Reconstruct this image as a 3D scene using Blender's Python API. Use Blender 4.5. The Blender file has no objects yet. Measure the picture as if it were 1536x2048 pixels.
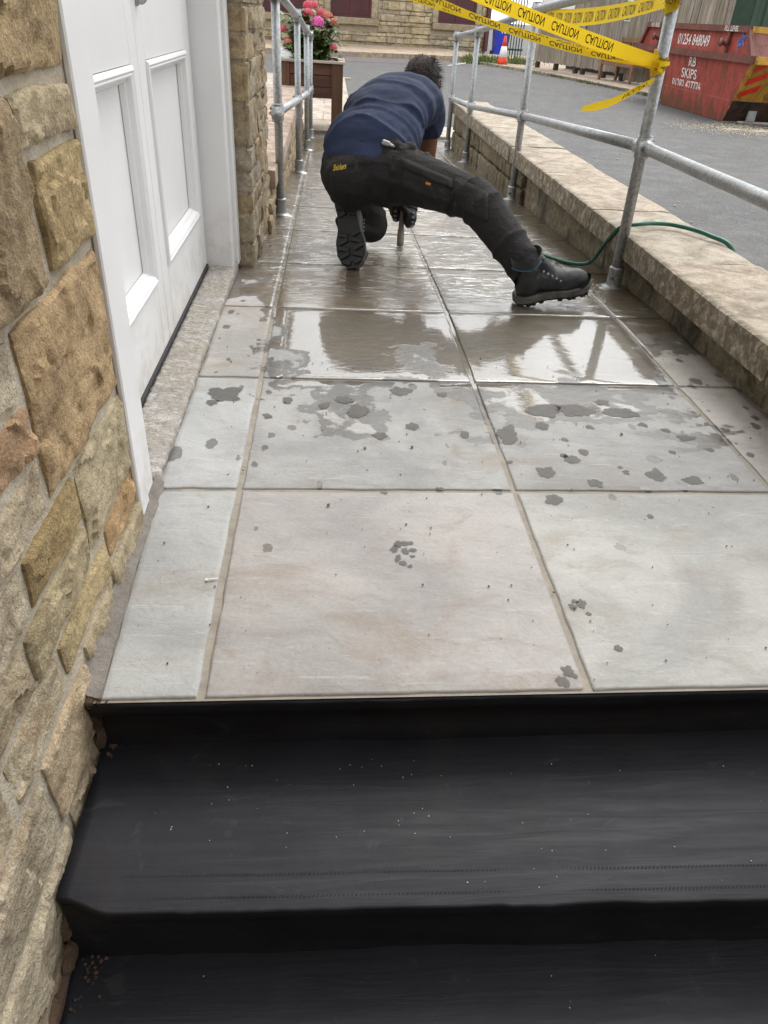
import bpy, bmesh, math, random
from mathutils import Vector, Matrix, noise, Euler, Quaternion
from mathutils.bvhtree import BVHTree
V = Vector
R = math.radians
random.seed(7)
SC = bpy.context.scene
COL = SC.collection

# ---------------------------------------------------------------- camera
CAM_POS = (0.190, 0.0, 0.890)
YAW, PITCH, ROLL = 0.0981, 0.6021, 0.0683
cam_d = bpy.data.cameras.new('camera')
cam = bpy.data.objects.new('camera', cam_d); COL.objects.link(cam)
f_ = V((math.sin(YAW)*math.cos(PITCH), math.cos(YAW)*math.cos(PITCH), -math.sin(PITCH)))
r_ = V((math.cos(YAW), -math.sin(YAW), 0)); u_ = r_.cross(f_)
r2 = r_*math.cos(ROLL) + u_*math.sin(ROLL); u2 = u_*math.cos(ROLL) - r_*math.sin(ROLL)
M = Matrix(((r2.x, u2.x, -f_.x), (r2.y, u2.y, -f_.y), (r2.z, u2.z, -f_.z))).to_4x4()
M.translation = V(CAM_POS)
cam.matrix_world = M
cam_d.sensor_fit = 'VERTICAL'; cam_d.sensor_height = 24.0
cam_d.lens = 1451.3/2048*24.0
cam_d.clip_start = 0.02; cam_d.clip_end = 600
SC.camera = cam

# ---------------------------------------------------------------- sky, sun, exposure
SUN_EL, SUN_AZ = R(52), R(28)          # azimuth from +Y towards +X
w = bpy.data.worlds.new('World'); SC.world = w; w.use_nodes = True
nt = w.node_tree; nt.nodes.clear()
out = nt.nodes.new('ShaderNodeOutputWorld'); bg = nt.nodes.new('ShaderNodeBackground')
sky = nt.nodes.new('ShaderNodeTexSky'); sky.sky_type = 'NISHITA'; sky.sun_disc = False
sky.sun_elevation = SUN_EL; sky.sun_rotation = SUN_AZ
sky.air_density = 1.6; sky.dust_density = 6.0; sky.ozone_density = 1.0; sky.altitude = 100
hs = nt.nodes.new('ShaderNodeHueSaturation'); hs.inputs['Saturation'].default_value = 0.12
mx = nt.nodes.new('ShaderNodeMix'); mx.data_type = 'RGBA'; mx.inputs[0].default_value = 0.72
mx.inputs[7].default_value = (9.6, 9.8, 10.0, 1)      # even cloud cover
# soft cloud structure, the same all round
tcw = nt.nodes.new('ShaderNodeTexCoord'); nzw = nt.nodes.new('ShaderNodeTexNoise'); nzw.inputs['Scale'].default_value = 3.0
nzw.inputs['Detail'].default_value = 4
mrw = nt.nodes.new('ShaderNodeMapRange'); mrw.inputs[1].default_value = .3; mrw.inputs[2].default_value = .7
mrw.inputs[3].default_value = .82; mrw.inputs[4].default_value = 1.12
mlw = nt.nodes.new('ShaderNodeMix'); mlw.data_type = 'RGBA'; mlw.blend_type = 'MULTIPLY'; mlw.inputs[0].default_value = 1
nt.links.new(tcw.outputs['Generated'], nzw.inputs['Vector']); nt.links.new(nzw.outputs[0], mrw.inputs[0])
nt.links.new(sky.outputs[0], hs.inputs['Color']); nt.links.new(hs.outputs[0], mx.inputs[6])
nt.links.new(mx.outputs[2], mlw.inputs[6]); nt.links.new(mrw.outputs[0], mlw.inputs[7])
nt.links.new(mlw.outputs[2], bg.inputs[0]); bg.inputs[1].default_value = 0.15
nt.links.new(bg.outputs[0], out.inputs[0])
sd = bpy.data.lights.new('sun', 'SUN'); sd.energy = 1.0; sd.angle = R(28); sd.color = (1.0, .97, .92)
sun = bpy.data.objects.new('sun', sd); COL.objects.link(sun)
sdir = V((math.sin(SUN_AZ)*math.cos(SUN_EL), math.cos(SUN_AZ)*math.cos(SUN_EL), math.sin(SUN_EL)))
sun.rotation_euler = sdir.to_track_quat('Z', 'Y').to_euler(); sun.location = sdir*60
SC.view_settings.view_transform = 'Standard'; SC.view_settings.look = 'None'
SC.view_settings.gamma = 1.0; SC.view_settings.use_curve_mapping = False
SC.view_settings.exposure = 0.55

# ---------------------------------------------------------------- node helper
class NM:
    """small wrapper to write node materials"""
    def __init__(s, name):
        s.m = bpy.data.materials.new(name); s.m.use_nodes = True
        s.t = s.m.node_tree; s.t.nodes.clear()
        s.o = s.t.nodes.new('ShaderNodeOutputMaterial'); s.b = s.t.nodes.new('ShaderNodeBsdfPrincipled')
        s.t.links.new(s.b.outputs[0], s.o.inputs[0])
        s._pos = None
    def n(s, k, **kw):
        x = s.t.nodes.new(k)
        for a, b in kw.items(): setattr(x, a, b)
        return x
    def put(s, sock, val):
        if isinstance(val, bpy.types.NodeSocket): s.t.links.new(val, sock)
        elif val is not None:
            if sock.type == 'RGBA' and len(val) == 3: val = (*val, 1)
            sock.default_value = val
    @property
    def pos(s):
        if s._pos is None: s._pos = s.n('ShaderNodeNewGeometry').outputs['Position']
        return s._pos
    def obj(s): return s.n('ShaderNodeTexCoord').outputs['Object']
    def scale(s, v, sc, rot=(0, 0, 0), loc=(0, 0, 0)):
        x = s.n('ShaderNodeMapping'); s.put(x.inputs[0], v); x.inputs['Scale'].default_value = sc
        x.inputs['Rotation'].default_value = rot; x.inputs['Location'].default_value = loc
        return x.outputs[0]
    def noise(s, v, sc, det=4, rough=.55, dist=0):
        x = s.n('ShaderNodeTexNoise'); s.put(x.inputs['Vector'], v); x.inputs['Scale'].default_value = sc
        x.inputs['Detail'].default_value = det; x.inputs['Roughness'].default_value = rough
        x.inputs['Distortion'].default_value = dist
        return x.outputs[0]
    def voro(s, v, sc, feat='F1', rnd=1, out='Distance'):
        x = s.n('ShaderNodeTexVoronoi', feature=feat); s.put(x.inputs['Vector'], v); x.inputs['Scale'].default_value = sc
        x.inputs['Randomness'].default_value = rnd
        return x.outputs[out]
    def math(s, op, a, b=None, c=None, clamp=False):
        x = s.n('ShaderNodeMath', operation=op, use_clamp=clamp); s.put(x.inputs[0], a)
        if b is not None: s.put(x.inputs[1], b)
        if c is not None: s.put(x.inputs[2], c)
        return x.outputs[0]
    def ss(s, v, a, b, lo=0., hi=1.):
        x = s.n('ShaderNodeMapRange', interpolation_type='SMOOTHSTEP')
        s.put(x.inputs[0], v)
        if a > b: a, b, lo, hi = b, a, hi, lo
        x.inputs[1].default_value = a; x.inputs[2].default_value = b; s.put(x.inputs[3], lo); s.put(x.inputs[4], hi)
        return x.outputs[0]
    def mix(s, f, a, b, mode='MIX'):
        x = s.n('ShaderNodeMix', data_type='RGBA', blend_type=mode)
        s.put(x.inputs[0], f); s.put(x.inputs[6], a); s.put(x.inputs[7], b)
        return x.outputs[2]
    def mixf(s, f, a, b):
        x = s.n('ShaderNodeMix', data_type='FLOAT'); s.put(x.inputs[0], f); s.put(x.inputs[2], a); s.put(x.inputs[3], b)
        return x.outputs[0]
    def xyz(s, v):
        x = s.n('ShaderNodeSeparateXYZ'); s.put(x.inputs[0], v); return x.outputs
    def ocol(s): return s.n('ShaderNodeObjectInfo').outputs['Color']
    def ornd(s): return s.n('ShaderNodeObjectInfo').outputs['Random']
    def bump(s, h, strength=.5, dist=.01, normal=None):
        x = s.n('ShaderNodeBump'); s.put(x.inputs['Height'], h); x.inputs['Strength'].default_value = strength
        x.inputs['Distance'].default_value = dist
        if normal is not None: s.put(x.inputs['Normal'], normal)
        return x.outputs[0]
    def fin(s, col=None, rough=None, metal=None, normal=None, **kw):
        if col is not None: s.put(s.b.inputs['Base Color'], col)
        if rough is not None: s.put(s.b.inputs['Roughness'], rough)
        if metal is not None: s.put(s.b.inputs['Metallic'], metal)
        if normal is not None: s.put(s.b.inputs['Normal'], normal)
        for k, v in kw.items(): s.put(s.b.inputs[k.replace('_', ' ')], v)
        return s.m

def plain(name, col, rough=.6, var=.15, sc=8., metal=0., bump=.0, bsc=60., bd=.004, obj=False):
    k = NM(name); v = k.obj() if obj else k.pos
    n1 = k.noise(v, sc, 5); f = k.ss(n1, .3, .7)
    c = k.mix(f, tuple(x*(1-var) for x in col), tuple(min(1, x*(1+var)) for x in col))
    nm = k.bump(k.noise(v, bsc, 4), bump, bd) if bump else None
    return k.fin(c, k.ss(n1, .3, .7, max(0, rough-.07), min(1, rough+.07)), metal, nm)

# ---------------------------------------------------------------- mesh helpers
def link(o, parent=None):
    COL.objects.link(o)
    if parent is not None:
        o.parent = parent
        o.matrix_parent_inverse = Matrix.Translation(parent.location).inverted() if parent.rotation_euler == Euler() else parent.matrix_basis.inverted()
    return o
def mesh(name, vf, mat, parent=None, smooth=False, color=None):
    vs, fs = vf
    me = bpy.data.meshes.new(name); me.from_pydata([tuple(v) for v in vs], [], fs); me.update()
    if smooth: me.polygons.foreach_set('use_smooth', [True]*len(me.polygons))
    o = bpy.data.objects.new(name, me)
    if mat is not None: me.materials.append(mat)
    if color: o.color = (*color, 1)
    return link(o, parent)
def share(name, src_mesh, loc, parent=None, rot=(0, 0, 0), scale=(1, 1, 1), color=None):
    o = bpy.data.objects.new(name, src_mesh); o.location = loc; o.rotation_euler = rot; o.scale = scale
    if color: o.color = (*color, 1)
    return link(o, parent)
def empty(name, loc=(0, 0, 0)):
    o = bpy.data.objects.new(name, None); o.location = loc; o.empty_display_size = .1
    COL.objects.link(o); return o
def tag(o, label, cat, group=None):
    o['label'] = label; o['category'] = cat
    if group: o['group'] = group
    return o
def crisp(o, a=38):
    o.data.set_sharp_from_angle(angle=R(a)); return o
def facets(y, z, sd_, fq):
    """height of a face split into flat chisel-broken planes"""
    q = V((y*fq, z*fq*1.15, sd_)); d_, pt = noise.voronoi(q); c = pt[0]
    h0 = noise.cell(c*7.3+V((.37, .11, .73))); s1 = noise.cell(c*5.1+V((3.3, .9, 1.7))); s2 = noise.cell(c*6.7+V((8.1, 4.4, .2)))
    return .5*h0 + .75*(s1*(q.x-c.x) + s2*(q.y-c.y))
def struct(o): o['kind'] = 'structure'; return o
def join(*parts):
    vs, fs = [], []
    for a, b in parts:
        k = len(vs); vs += [V(p) for p in a]; fs += [tuple(i+k for i in f) for f in b]
    return vs, fs
def move(vf, M_):
    return [M_ @ V(p) for p in vf[0]], vf[1]
def T(x, y, z): return Matrix.Translation((x, y, z))
def rot(a, ax): return Matrix.Rotation(a, 4, ax)
def box(x0, x1, y0, y1, z0, z1):
    v = [V(p) for p in ((x0,y0,z0),(x1,y0,z0),(x1,y1,z0),(x0,y1,z0),(x0,y0,z1),(x1,y0,z1),(x1,y1,z1),(x0,y1,z1))]
    return v, [(3,2,1,0),(4,5,6,7),(0,1,5,4),(1,2,6,5),(2,3,7,6),(3,0,4,7)]
def bevbox(x0, x1, y0, y1, z0, z1, b=.003, seg=1):
    bm = bmesh.new(); vs, fs = box(x0, x1, y0, y1, z0, z1)
    bv = [bm.verts.new(p) for p in vs]
    for f in fs: bm.faces.new([bv[i] for i in f])
    bmesh.ops.bevel(bm, geom=list(bm.edges), offset=b, segments=seg, profile=.6, affect='EDGES')
    bm.verts.ensure_lookup_table(); bm.verts.index_update()
    r = [v.co.copy() for v in bm.verts], [tuple(v.index for v in f.verts) for f in bm.faces]
    bm.free(); return r
def rbox(dx, dy, dz, seg, rad, amp=0., freq=8., seed=0., rough=3, ridge=0.):
    """box with rounded edges, divided seg=(nx,ny,nz) and weathered by noise"""
    nx, ny, nz = seg; idx = {}; vs = []; fs = []
    h = (dx/2, dy/2, dz/2)
    def vid(i, j, k):
        key = (i, j, k)
        if key in idx: return idx[key]
        p = V(((i/nx*2-1)*h[0], (j/ny*2-1)*h[1], (k/nz*2-1)*h[2]))
        q = V(tuple(max(-(h[a]-rad), min(h[a]-rad, p[a])) for a in range(3)))
        d = p-q
        nrm = d.normalized() if d.length > 1e-9 else V((0, 0, 0))
        if d.length > 1e-9: p = q + nrm*rad
        if amp:
            s_ = V((p.x+seed*3.17, p.y+seed*1.71, p.z-seed*2.3))
            a = noise.fractal(s_*freq, 1.0, 2.0, rough)
            if ridge: a += ridge*(abs(noise.noise(s_*freq*1.7+V((9, 2, 5))))*2-.5)
            p = p + nrm*a*amp
        idx[key] = len(vs); vs.append(p); return idx[key]
    for i in range(nx):
        for j in range(ny):
            fs.append((vid(i,j,0), vid(i,j+1,0), vid(i+1,j+1,0), vid(i+1,j,0)))
            fs.append((vid(i,j,nz), vid(i+1,j,nz), vid(i+1,j+1,nz), vid(i,j+1,nz)))
    for i in range(nx):
        for k in range(nz):
            fs.append((vid(i,0,k), vid(i+1,0,k), vid(i+1,0,k+1), vid(i,0,k+1)))
            fs.append((vid(i,ny,k), vid(i,ny,k+1), vid(i+1,ny,k+1), vid(i+1,ny,k)))
    for j in range(ny):
        for k in range(nz):
            fs.append((vid(0,j,k), vid(0,j,k+1), vid(0,j+1,k+1), vid(0,j+1,k)))
            fs.append((vid(nx,j,k), vid(nx,j+1,k), vid(nx,j+1,k+1), vid(nx,j,k+1)))
    return vs, fs
def tube(path, r, n=12, cap=True):
    path = [V(p) for p in path]; rr = r if isinstance(r, (list, tuple)) else [r]*len(path)
    vs, fs = [], []
    t0 = (path[1]-path[0]).normalized()
    a = t0.orthogonal().normalized()
    for i, p in enumerate(path):
        if i == 0: t = t0
        elif i == len(path)-1: t = (path[-1]-path[-2]).normalized()
        else: t = ((path[i+1]-p).normalized() + (p-path[i-1]).normalized()).normalized()
        a = (a - t*a.dot(t)).normalized(); b = t.cross(a)
        for k in range(n):
            q = 2*math.pi*k/n
            vs.append(p + (a*math.cos(q) + b*math.sin(q))*rr[i])
    for i in range(len(path)-1):
        for k in range(n):
            k2 = (k+1) % n
            fs.append((i*n+k, i*n+k2, (i+1)*n+k2, (i+1)*n+k))
    if cap:
        fs.append(tuple(range(n-1, -1, -1))); fs.append(tuple((len(path)-1)*n+k for k in range(n)))
    return vs, fs
def pipe(p0, p1, ro, ri, n=20):
    """hollow tube with open ends"""
    p0, p1 = V(p0), V(p1); t = (p1-p0).normalized(); a = t.orthogonal().normalized(); b = t.cross(a)
    vs, fs = [], []
    for p, r in ((p0, ro), (p1, ro), (p1, ri), (p0, ri)):
        for k in range(n):
            q = 2*math.pi*k/n; vs.append(p+(a*math.cos(q)+b*math.sin(q))*r)
    for i in range(4):
        j = (i+1) % 4
        for k in range(n):
            k2 = (k+1) % n; fs.append((i*n+k, i*n+k2, j*n+k2, j*n+k))
    return vs, fs
def lathe(prof, n=20, center=(0, 0, 0)):
    c = V(center); vs, fs = [], []
    for r, z in prof:
        for k in range(n):
            q = 2*math.pi*k/n; vs.append(c+V((r*math.cos(q), r*math.sin(q), z)))
    for i in range(len(prof)-1):
        for k in range(n):
            k2 = (k+1) % n; fs.append((i*n+k, i*n+k2, (i+1)*n+k2, (i+1)*n+k))
    fs.append(tuple(range(n-1, -1, -1))); fs.append(tuple((len(prof)-1)*n+k for k in range(n)))
    return vs, fs
def spline(pts, n=12):
    pts = [V(p) for p in pts]; P = [pts[0]*2-pts[1]] + pts + [pts[-1]*2-pts[-2]]; o = []
    for i in range(1, len(P)-2):
        for k in range(n):
            t = k/n; a, b, c, d = P[i-1], P[i], P[i+1], P[i+2]
            o.append(.5*((2*b)+(c-a)*t+(2*a-5*b+4*c-d)*t*t+(3*b-a-3*c+d)*t**3))
    o.append(pts[-1]); return o
def grid(nu, nv, fn):
    vs = [V(fn(i/nu, j/nv)) for j in range(nv+1) for i in range(nu+1)]
    fs = [(j*(nu+1)+i, j*(nu+1)+i+1, (j+1)*(nu+1)+i+1, (j+1)*(nu+1)+i) for j in range(nv) for i in range(nu)]
    return vs, fs
def prism(poly, d0, d1, plane='YZ'):
    """closed polygon extruded along the axis missing from plane"""
    def mk(a, b, d): return V((d, a, b)) if plane == 'YZ' else (V((a, d, b)) if plane == 'XZ' else V((a, b, d)))
    n = len(poly); vs = [mk(a, b, d0) for a, b in poly] + [mk(a, b, d1) for a, b in poly]
    fs = [tuple(range(n)), tuple(range(2*n-1, n-1, -1))] + [(i, i+n, (i+1) % n+n, (i+1) % n) for i in range(n)]
    return vs, fs
def fixn(o):
    bm = bmesh.new(); bm.from_mesh(o.data); bmesh.ops.recalc_face_normals(bm, faces=bm.faces); bm.to_mesh(o.data); bm.free(); return o
_tc = {}
def text_vf(s, size=1.0, xs=1.0, bold=0.):
    """flat letters in the xy plane, centred on x, baseline at y=0"""
    if (s, bold) not in _tc:
        cu = bpy.data.curves.new('lettering', 'FONT'); cu.body = s; cu.size = 1; cu.offset = bold; cu.align_x = 'CENTER'; cu.resolution_u = 3
        o = bpy.data.objects.new('lettering', cu); COL.objects.link(o)
        dg = bpy.context.evaluated_depsgraph_get(); dg.update()
        me = bpy.data.meshes.new_from_object(o.evaluated_get(dg))
        _tc[(s, bold)] = ([v.co.copy() for v in me.vertices], [tuple(p.vertices) for p in me.polygons])
        bpy.data.objects.remove(o); bpy.data.curves.remove(cu); bpy.data.meshes.remove(me)
    vs, fs = _tc[(s, bold)]
    return [V((v.x*size*xs, v.y*size, 0)) for v in vs], fs
def fold_flat(vf, fn):
    return [V(fn(v.x, v.y)) for v in vf[0]], vf[1]
def ramp_z(y): return -0.04*max(0, min(y, 9.03)-2.571)
def smooth01(a, b, x):
    t = max(0, min(1, (x-a)/(b-a))) if a != b else float(x > a)
    return t*t*(3-2*t)
# ================================================================ materials of the setting
def m_paving(name, joint=False):
    k = NM(name); p = k.pos; X, Y, Z = k.xyz(p)
    # --- wetness
    wob = k.math('MULTIPLY', k.math('SUBTRACT', k.noise(k.scale(p, (1, 1, 0), loc=(5, 2, 0)), 5.5, 5, .6, .4), .5), .55)
    XP = k.math('ADD', X, wob)
    thr = k.math('ADD', k.ss(XP, .16, -.10, 0, .95), k.ss(XP, 1.20, 1.36, 0, .55))
    thr = k.math('ADD', thr, 1.74)
    n1 = k.noise(k.scale(p, (1, 1, 0)), 3.4, 5, .55, .3); n2 = k.noise(k.scale(p, (1, 1, 0)), 17., 4, .6)
    e = k.math('SUBTRACT', Y, thr)
    e = k.math('ADD', e, k.math('MULTIPLY', k.math('SUBTRACT', n1, .5), 2.1))
    e = k.math('ADD', e, k.math('MULTIPLY', k.math('SUBTRACT', n2, .5), .30))
    wet = k.ss(e, -.012, .012)
    halo = k.ss(e, -.15, .0)
    # --- splashes
    dens = k.ss(Y, 1.05, 2.0, .02, .62)
    def spots(sc, rmin, rmax, off, st):
        q = k.scale(p, (1, st, 0), (0, 0, .35), off)
        q2 = k.n('ShaderNodeMix', data_type='VECTOR'); q2.inputs[0].default_value = .018
        nz = k.n('ShaderNodeTexNoise'); k.put(nz.inputs['Vector'], p); nz.inputs['Scale'].default_value = 38; nz.inputs['Detail'].default_value = 3
        k.put(q2.inputs[4], q); k.put(q2.inputs[5], nz.outputs['Color'])
        v = k.n('ShaderNodeTexVoronoi'); k.put(v.inputs['Vector'], q2.outputs[1]); v.inputs['Scale'].default_value = sc
        c = k.n('ShaderNodeSeparateColor'); k.put(c.inputs[0], v.outputs['Color'])
        rad = k.math('MULTIPLY_ADD', k.math('POWER', c.outputs[1], 2.2), rmax-rmin, rmin)
        return k.math('MULTIPLY', k.math('LESS_THAN', v.outputs['Distance'], rad), k.math('LESS_THAN', c.outputs[0], dens))
    sp = k.math('MAXIMUM', spots(9., .06, .34, (0, 0, 0), .75), spots(24., .10, .36, (3, 1, 0), .6))
    wet = k.math('MAXIMUM', wet, sp)
    # --- stone colour
    b1 = k.noise(p, 2.6, 6, .6, .6); b2 = k.noise(k.scale(p, (1, 2.2, 1), (0, 0, .5)), 9, 6, .62, .8); b3 = k.noise(p, 120, 3, .7)
    oc = k.ocol()
    c = k.mix(k.ss(b1, .32, .68), (.300, .295, .286), (.440, .428, .410))
    c = k.mix(k.math('MULTIPLY', k.ss(b2, .5, .72), .55), c, (.32, .285, .25))
    rs = k.noise(k.scale(p, (1, 1, 0), loc=(7, 3, 0)), 1.9, 5, .6, 1.2)
    c = k.mix(k.math('MULTIPLY', k.ss(rs, .54, .68), .55), c, (.285, .235, .185))
    scr = k.noise(k.scale(p, (4, 30, 1), (0, 0, .7)), 2.0, 5, .7, .6); c = k.mix(k.math('MULTIPLY', k.ss(scr, .58, .68), .5), c, (.50, .49, .475))
    arc = k.noise(k.scale(p, (1, 1, 0), loc=(1.3, 8, 0)), 2.4, 3, .5, 2.2); c = k.mix(k.math('MULTIPLY', k.math('MULTIPLY', k.ss(arc, .47, .50), k.ss(arc, .54, .505)), k.ss(k.noise(p, 1.7, 3), .52, .7, 0, .38)), c, (.27, .225, .18))
    c = k.mix(k.math('MULTIPLY', k.ss(k.noise(p, 31, 4, .7), .58, .72), .35), c, (.45, .445, .43))
    c = k.mix(1.0, c, oc, 'MULTIPLY')
    if joint: c = k.mix(k.ss(b2, .3, .7), (.235, .205, .165), (.34, .305, .255))
    c = k.mix(k.math('MULTIPLY', k.ss(b3, .35, .75), .35), c, k.mix(1.0, c, (.72, .70, .68), 'MULTIPLY'))
    pit = k.voro(p, 60); pm = k.math('MULTIPLY', k.ss(pit, .10, .05), k.ss(k.noise(p, 14, 2), .55, .62))
    c = k.mix(pm, c, (.12, .11, .10))
    wc = k.mix(1.0, c, (.36, .30, .215), 'MULTIPLY')
    film = k.ss(e, .15, .23)
    dampc = k.mix(1.0, c, (.40, .39, .375), 'MULTIPLY')
    col = k.mix(k.math('MULTIPLY', halo, .12), c, dampc)
    col = k.mix(wet, col, k.mix(film, dampc, wc))
    # --- relief
    rel = k.math('ADD', k.math('MULTIPLY', k.noise(k.scale(p, (1, 1.5, 1), (0, 0, .4)), 11, 6, .6, 1.0), 1.0), k.math('MULTIPLY', k.noise(p, 95, 4, .65), .22))
    nb = k.bump(rel, .55, .007)
    nb2 = k.bump(k.noise(p, 420, 2, .6), .25, .0015, nb)
    # water surface: still puddle near, running film further up the ramp
    run = k.ss(Y, 2.45, 2.95)
    q = k.scale(p, (5.5, 13, 0), (0, 0, .25))
    rip = k.math('ADD', k.noise(q, 1.3, 4, .55, 1.2), k.math('MULTIPLY', k.noise(q, 4.5, 3, .6, .8), .35))
    rip = k.math('MULTIPLY', rip, k.math('ADD', k.math('MULTIPLY', run, 1.0), .035))
    edge = k.math('MULTIPLY', k.ss(e, .14, .23), .05)
    cn = k.bump(k.math('ADD', rip, edge), .75, .016)
    st2 = k.noise(k.scale(p, (4.2, 8.5, 0), (0, 0, .25)), 1.9, 6, .62, 1.8)
    patch = k.mixf(run, 1.0, k.ss(st2, .45, .55, .22, 1.0))
    rough = k.mixf(wet, k.ss(b2, .3, .7, .62, .82), .34)
    coat = k.math('MULTIPLY', k.math('MULTIPLY', wet, k.mixf(film, .07, 1.0)), patch)
    return k.fin(col, rough, 0, nb2, Coat_Weight=coat, Coat_Roughness=k.mixf(film, .18, .025), Coat_IOR=2.3, Coat_Normal=cn)

def m_stone(name, tone=1.0, sc=1.0, moss=.0, grain=1.0, edge=None, rel=1.0):
    """sawn or rock-faced sandstone; every stone's own colour comes from the object"""
    k = NM(name); p = k.pos; oc = k.ocol()
    q = k.scale(p, (1, 1, 1.7), (0, .12, 0))
    n1 = k.noise(q, 9*sc, 6, .62, .7); n2 = k.noise(p, 34*sc, 5, .68, .5); n3 = k.noise(p, 150*sc, 4, .8)
    c = k.mix(k.ss(n1, .28, .72), k.mix(1.0, oc, (.62*tone, .58*tone, .53*tone), 'MULTIPLY'), k.mix(1.0, oc, (1.22*tone, 1.20*tone, 1.16*tone), 'MULTIPLY'))
    c = k.mix(k.math('MULTIPLY', k.ss(n2, .48, .70), .45), c, k.mix(1.0, oc, (1.35, 1.36, 1.34), 'MULTIPLY'))
    c = k.mix(k.math('MULTIPLY', k.ss(n2, .46, .30), .55), c, k.mix(1.0, oc, (.50, .45, .42), 'MULTIPLY'))
    rust = k.noise(k.scale(p, (1, 1, 1), loc=(4, 4, 4)), 6*sc, 5, .6, 1.0)
    c = k.mix(k.math('MULTIPLY', k.ss(rust, .57, .77), .4), c, (.36*tone, .21*tone, .10*tone))
    c = k.mix(k.math('MULTIPLY', k.ss(n3, .50, .66), .5*grain), c, k.mix(1.0, c, (.44, .41, .38), 'MULTIPLY'))
    c = k.mix(k.math('MULTIPLY', k.ss(n3, .48, .34), .45), c, k.mix(1.0, c, (1.55, 1.53, 1.46), 'MULTIPLY'))
    if moss:
        ms = k.noise(p, 13, 5, .7, .6)
        c = k.mix(k.math('MULTIPLY', k.ss(ms, .50, .68), moss), c, (.075, .072, .035))
        dk = k.noise(k.scale(p, (1, 1, .35), loc=(2, 9, 1)), 7, 5, .65, .4)
        c = k.mix(k.math('MULTIPLY', k.ss(dk, .48, .66), moss*.9), c, (.055, .048, .038))
    if edge:        # lichen and grime that has grown along one arris
        X, Y, Z = k.xyz(p); eg = k.math('MULTIPLY', k.ss(X, edge[1], edge[0]), k.ss(k.noise(p, 26, 6, .7, .6), .34, .56))
        c = k.mix(k.math('MULTIPLY', eg, .8), c, k.mix(k.ss(n3, .4, .6), (.050, .045, .026), (.15, .125, .075)))
    h = k.math('ADD', k.math('MULTIPLY', n2, .9), k.math('ADD', k.math('MULTIPLY', n3, .5*grain), k.math('MULTIPLY', k.noise(p, 90*sc, 4, .7), .6)))
    return k.fin(c, .9, 0, k.bump(h, 1.0*rel, .009/sc), Specular_IOR_Level=.3)

def m_mortar(name, a=(.43, .365, .27), b=(.60, .535, .43)):
    k = NM(name); p = k.pos
    n1 = k.noise(p, 14, 6, .65, .5); n2 = k.noise(p, 160, 4, .75)
    c = k.mix(k.ss(n1, .3, .7), a, b)
    c = k.mix(k.math('MULTIPLY', k.ss(n2, .55, .75), .5), c, tuple(x*.45 for x in a))
    return k.fin(c, .92, 0, k.bump(k.math('ADD', n1, k.math('MULTIPLY', n2, .7)), 1.0, .010))

def m_asphalt(name, base=.085):
    k = NM(name); p = k.pos; X, Y, Z = k.xyz(p)
    g = k.voro(p, 150, out='Color'); gs = k.n('ShaderNodeSeparateColor'); k.put(gs.inputs[0], g)
    n1 = k.noise(p, .6, 6, .6, .5); n2 = k.noise(p, 5, 6, .65); n3 = k.noise(p, 55, 3, .7)
    c = k.mix(k.ss(n1, .3, .7), (base*.86, base*.86, base*.88), (base*1.16, base*1.15, base*1.14))
    c = k.mix(k.math('MULTIPLY', k.ss(n2, .45, .7), .35), c, (base*1.45, base*1.42, base*1.36))
    c = k.mix(k.math('MULTIPLY', k.ss(gs.outputs[0], .62, 1.0), .7), c, (base*2.6, base*2.5, base*2.4))
    c = k.mix(k.math('MULTIPLY', k.ss(gs.outputs[1], .7, 1.0), .6), c, (base*.35, base*.35, base*.36))
    c = k.mix(k.math('MULTIPLY', k.ss(n3, .6, .75), .3), c, (base*1.9, base*1.8, base*1.7))
    h = k.math('ADD', gs.outputs[0], k.math('MULTIPLY', n3, .8))
    return k.fin(c, k.ss(n2, .3, .7, .68, .9), 0, k.bump(h, .55, .006))

def m_black(name):
    k = NM(name); p = k.pos
    st = k.noise(k.scale(p, (2.2, 30, 30)), 2.2, 5, .65, .6); n2 = k.noise(p, 6, 5, .6, .5); n3 = k.noise(p, 150, 3, .7)
    c = k.mix(k.ss(n2, .3, .7), (.0080, .0083, .0118), (.0140, .0145, .0205))
    c = k.mix(k.math('MULTIPLY', k.ss(st, .5, .72), .6), c, (.0175, .0180, .0245))
    c = k.mix(k.math('MULTIPLY', k.ss(n3, .68, .8), .3), c, (.04, .036, .03))
    sc_ = k.noise(k.scale(p, (1, 1, 1), loc=(1, 6, 2)), 14, 6, .7, 1.5); c = k.mix(k.math('MULTIPLY', k.ss(sc_, .60, .68), .35), c, (.045, .045, .048))
    br = k.noise(k.scale(p, (1, 1, 1), loc=(3, 1, 8)), 3.2, 5, .6, .6)
    c = k.mix(k.math('MULTIPLY', k.ss(br, .56, .72), .35), c, (.030, .024, .018))
    h = k.math('ADD', st, k.math('ADD', k.math('MULTIPLY', n3, .3), k.math('MULTIPLY', n2, .6)))
    return k.fin(c, k.ss(st, .3, .75, .64, .52), 0, k.bump(h, .4, .003), Specular_IOR_Level=.34)

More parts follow.
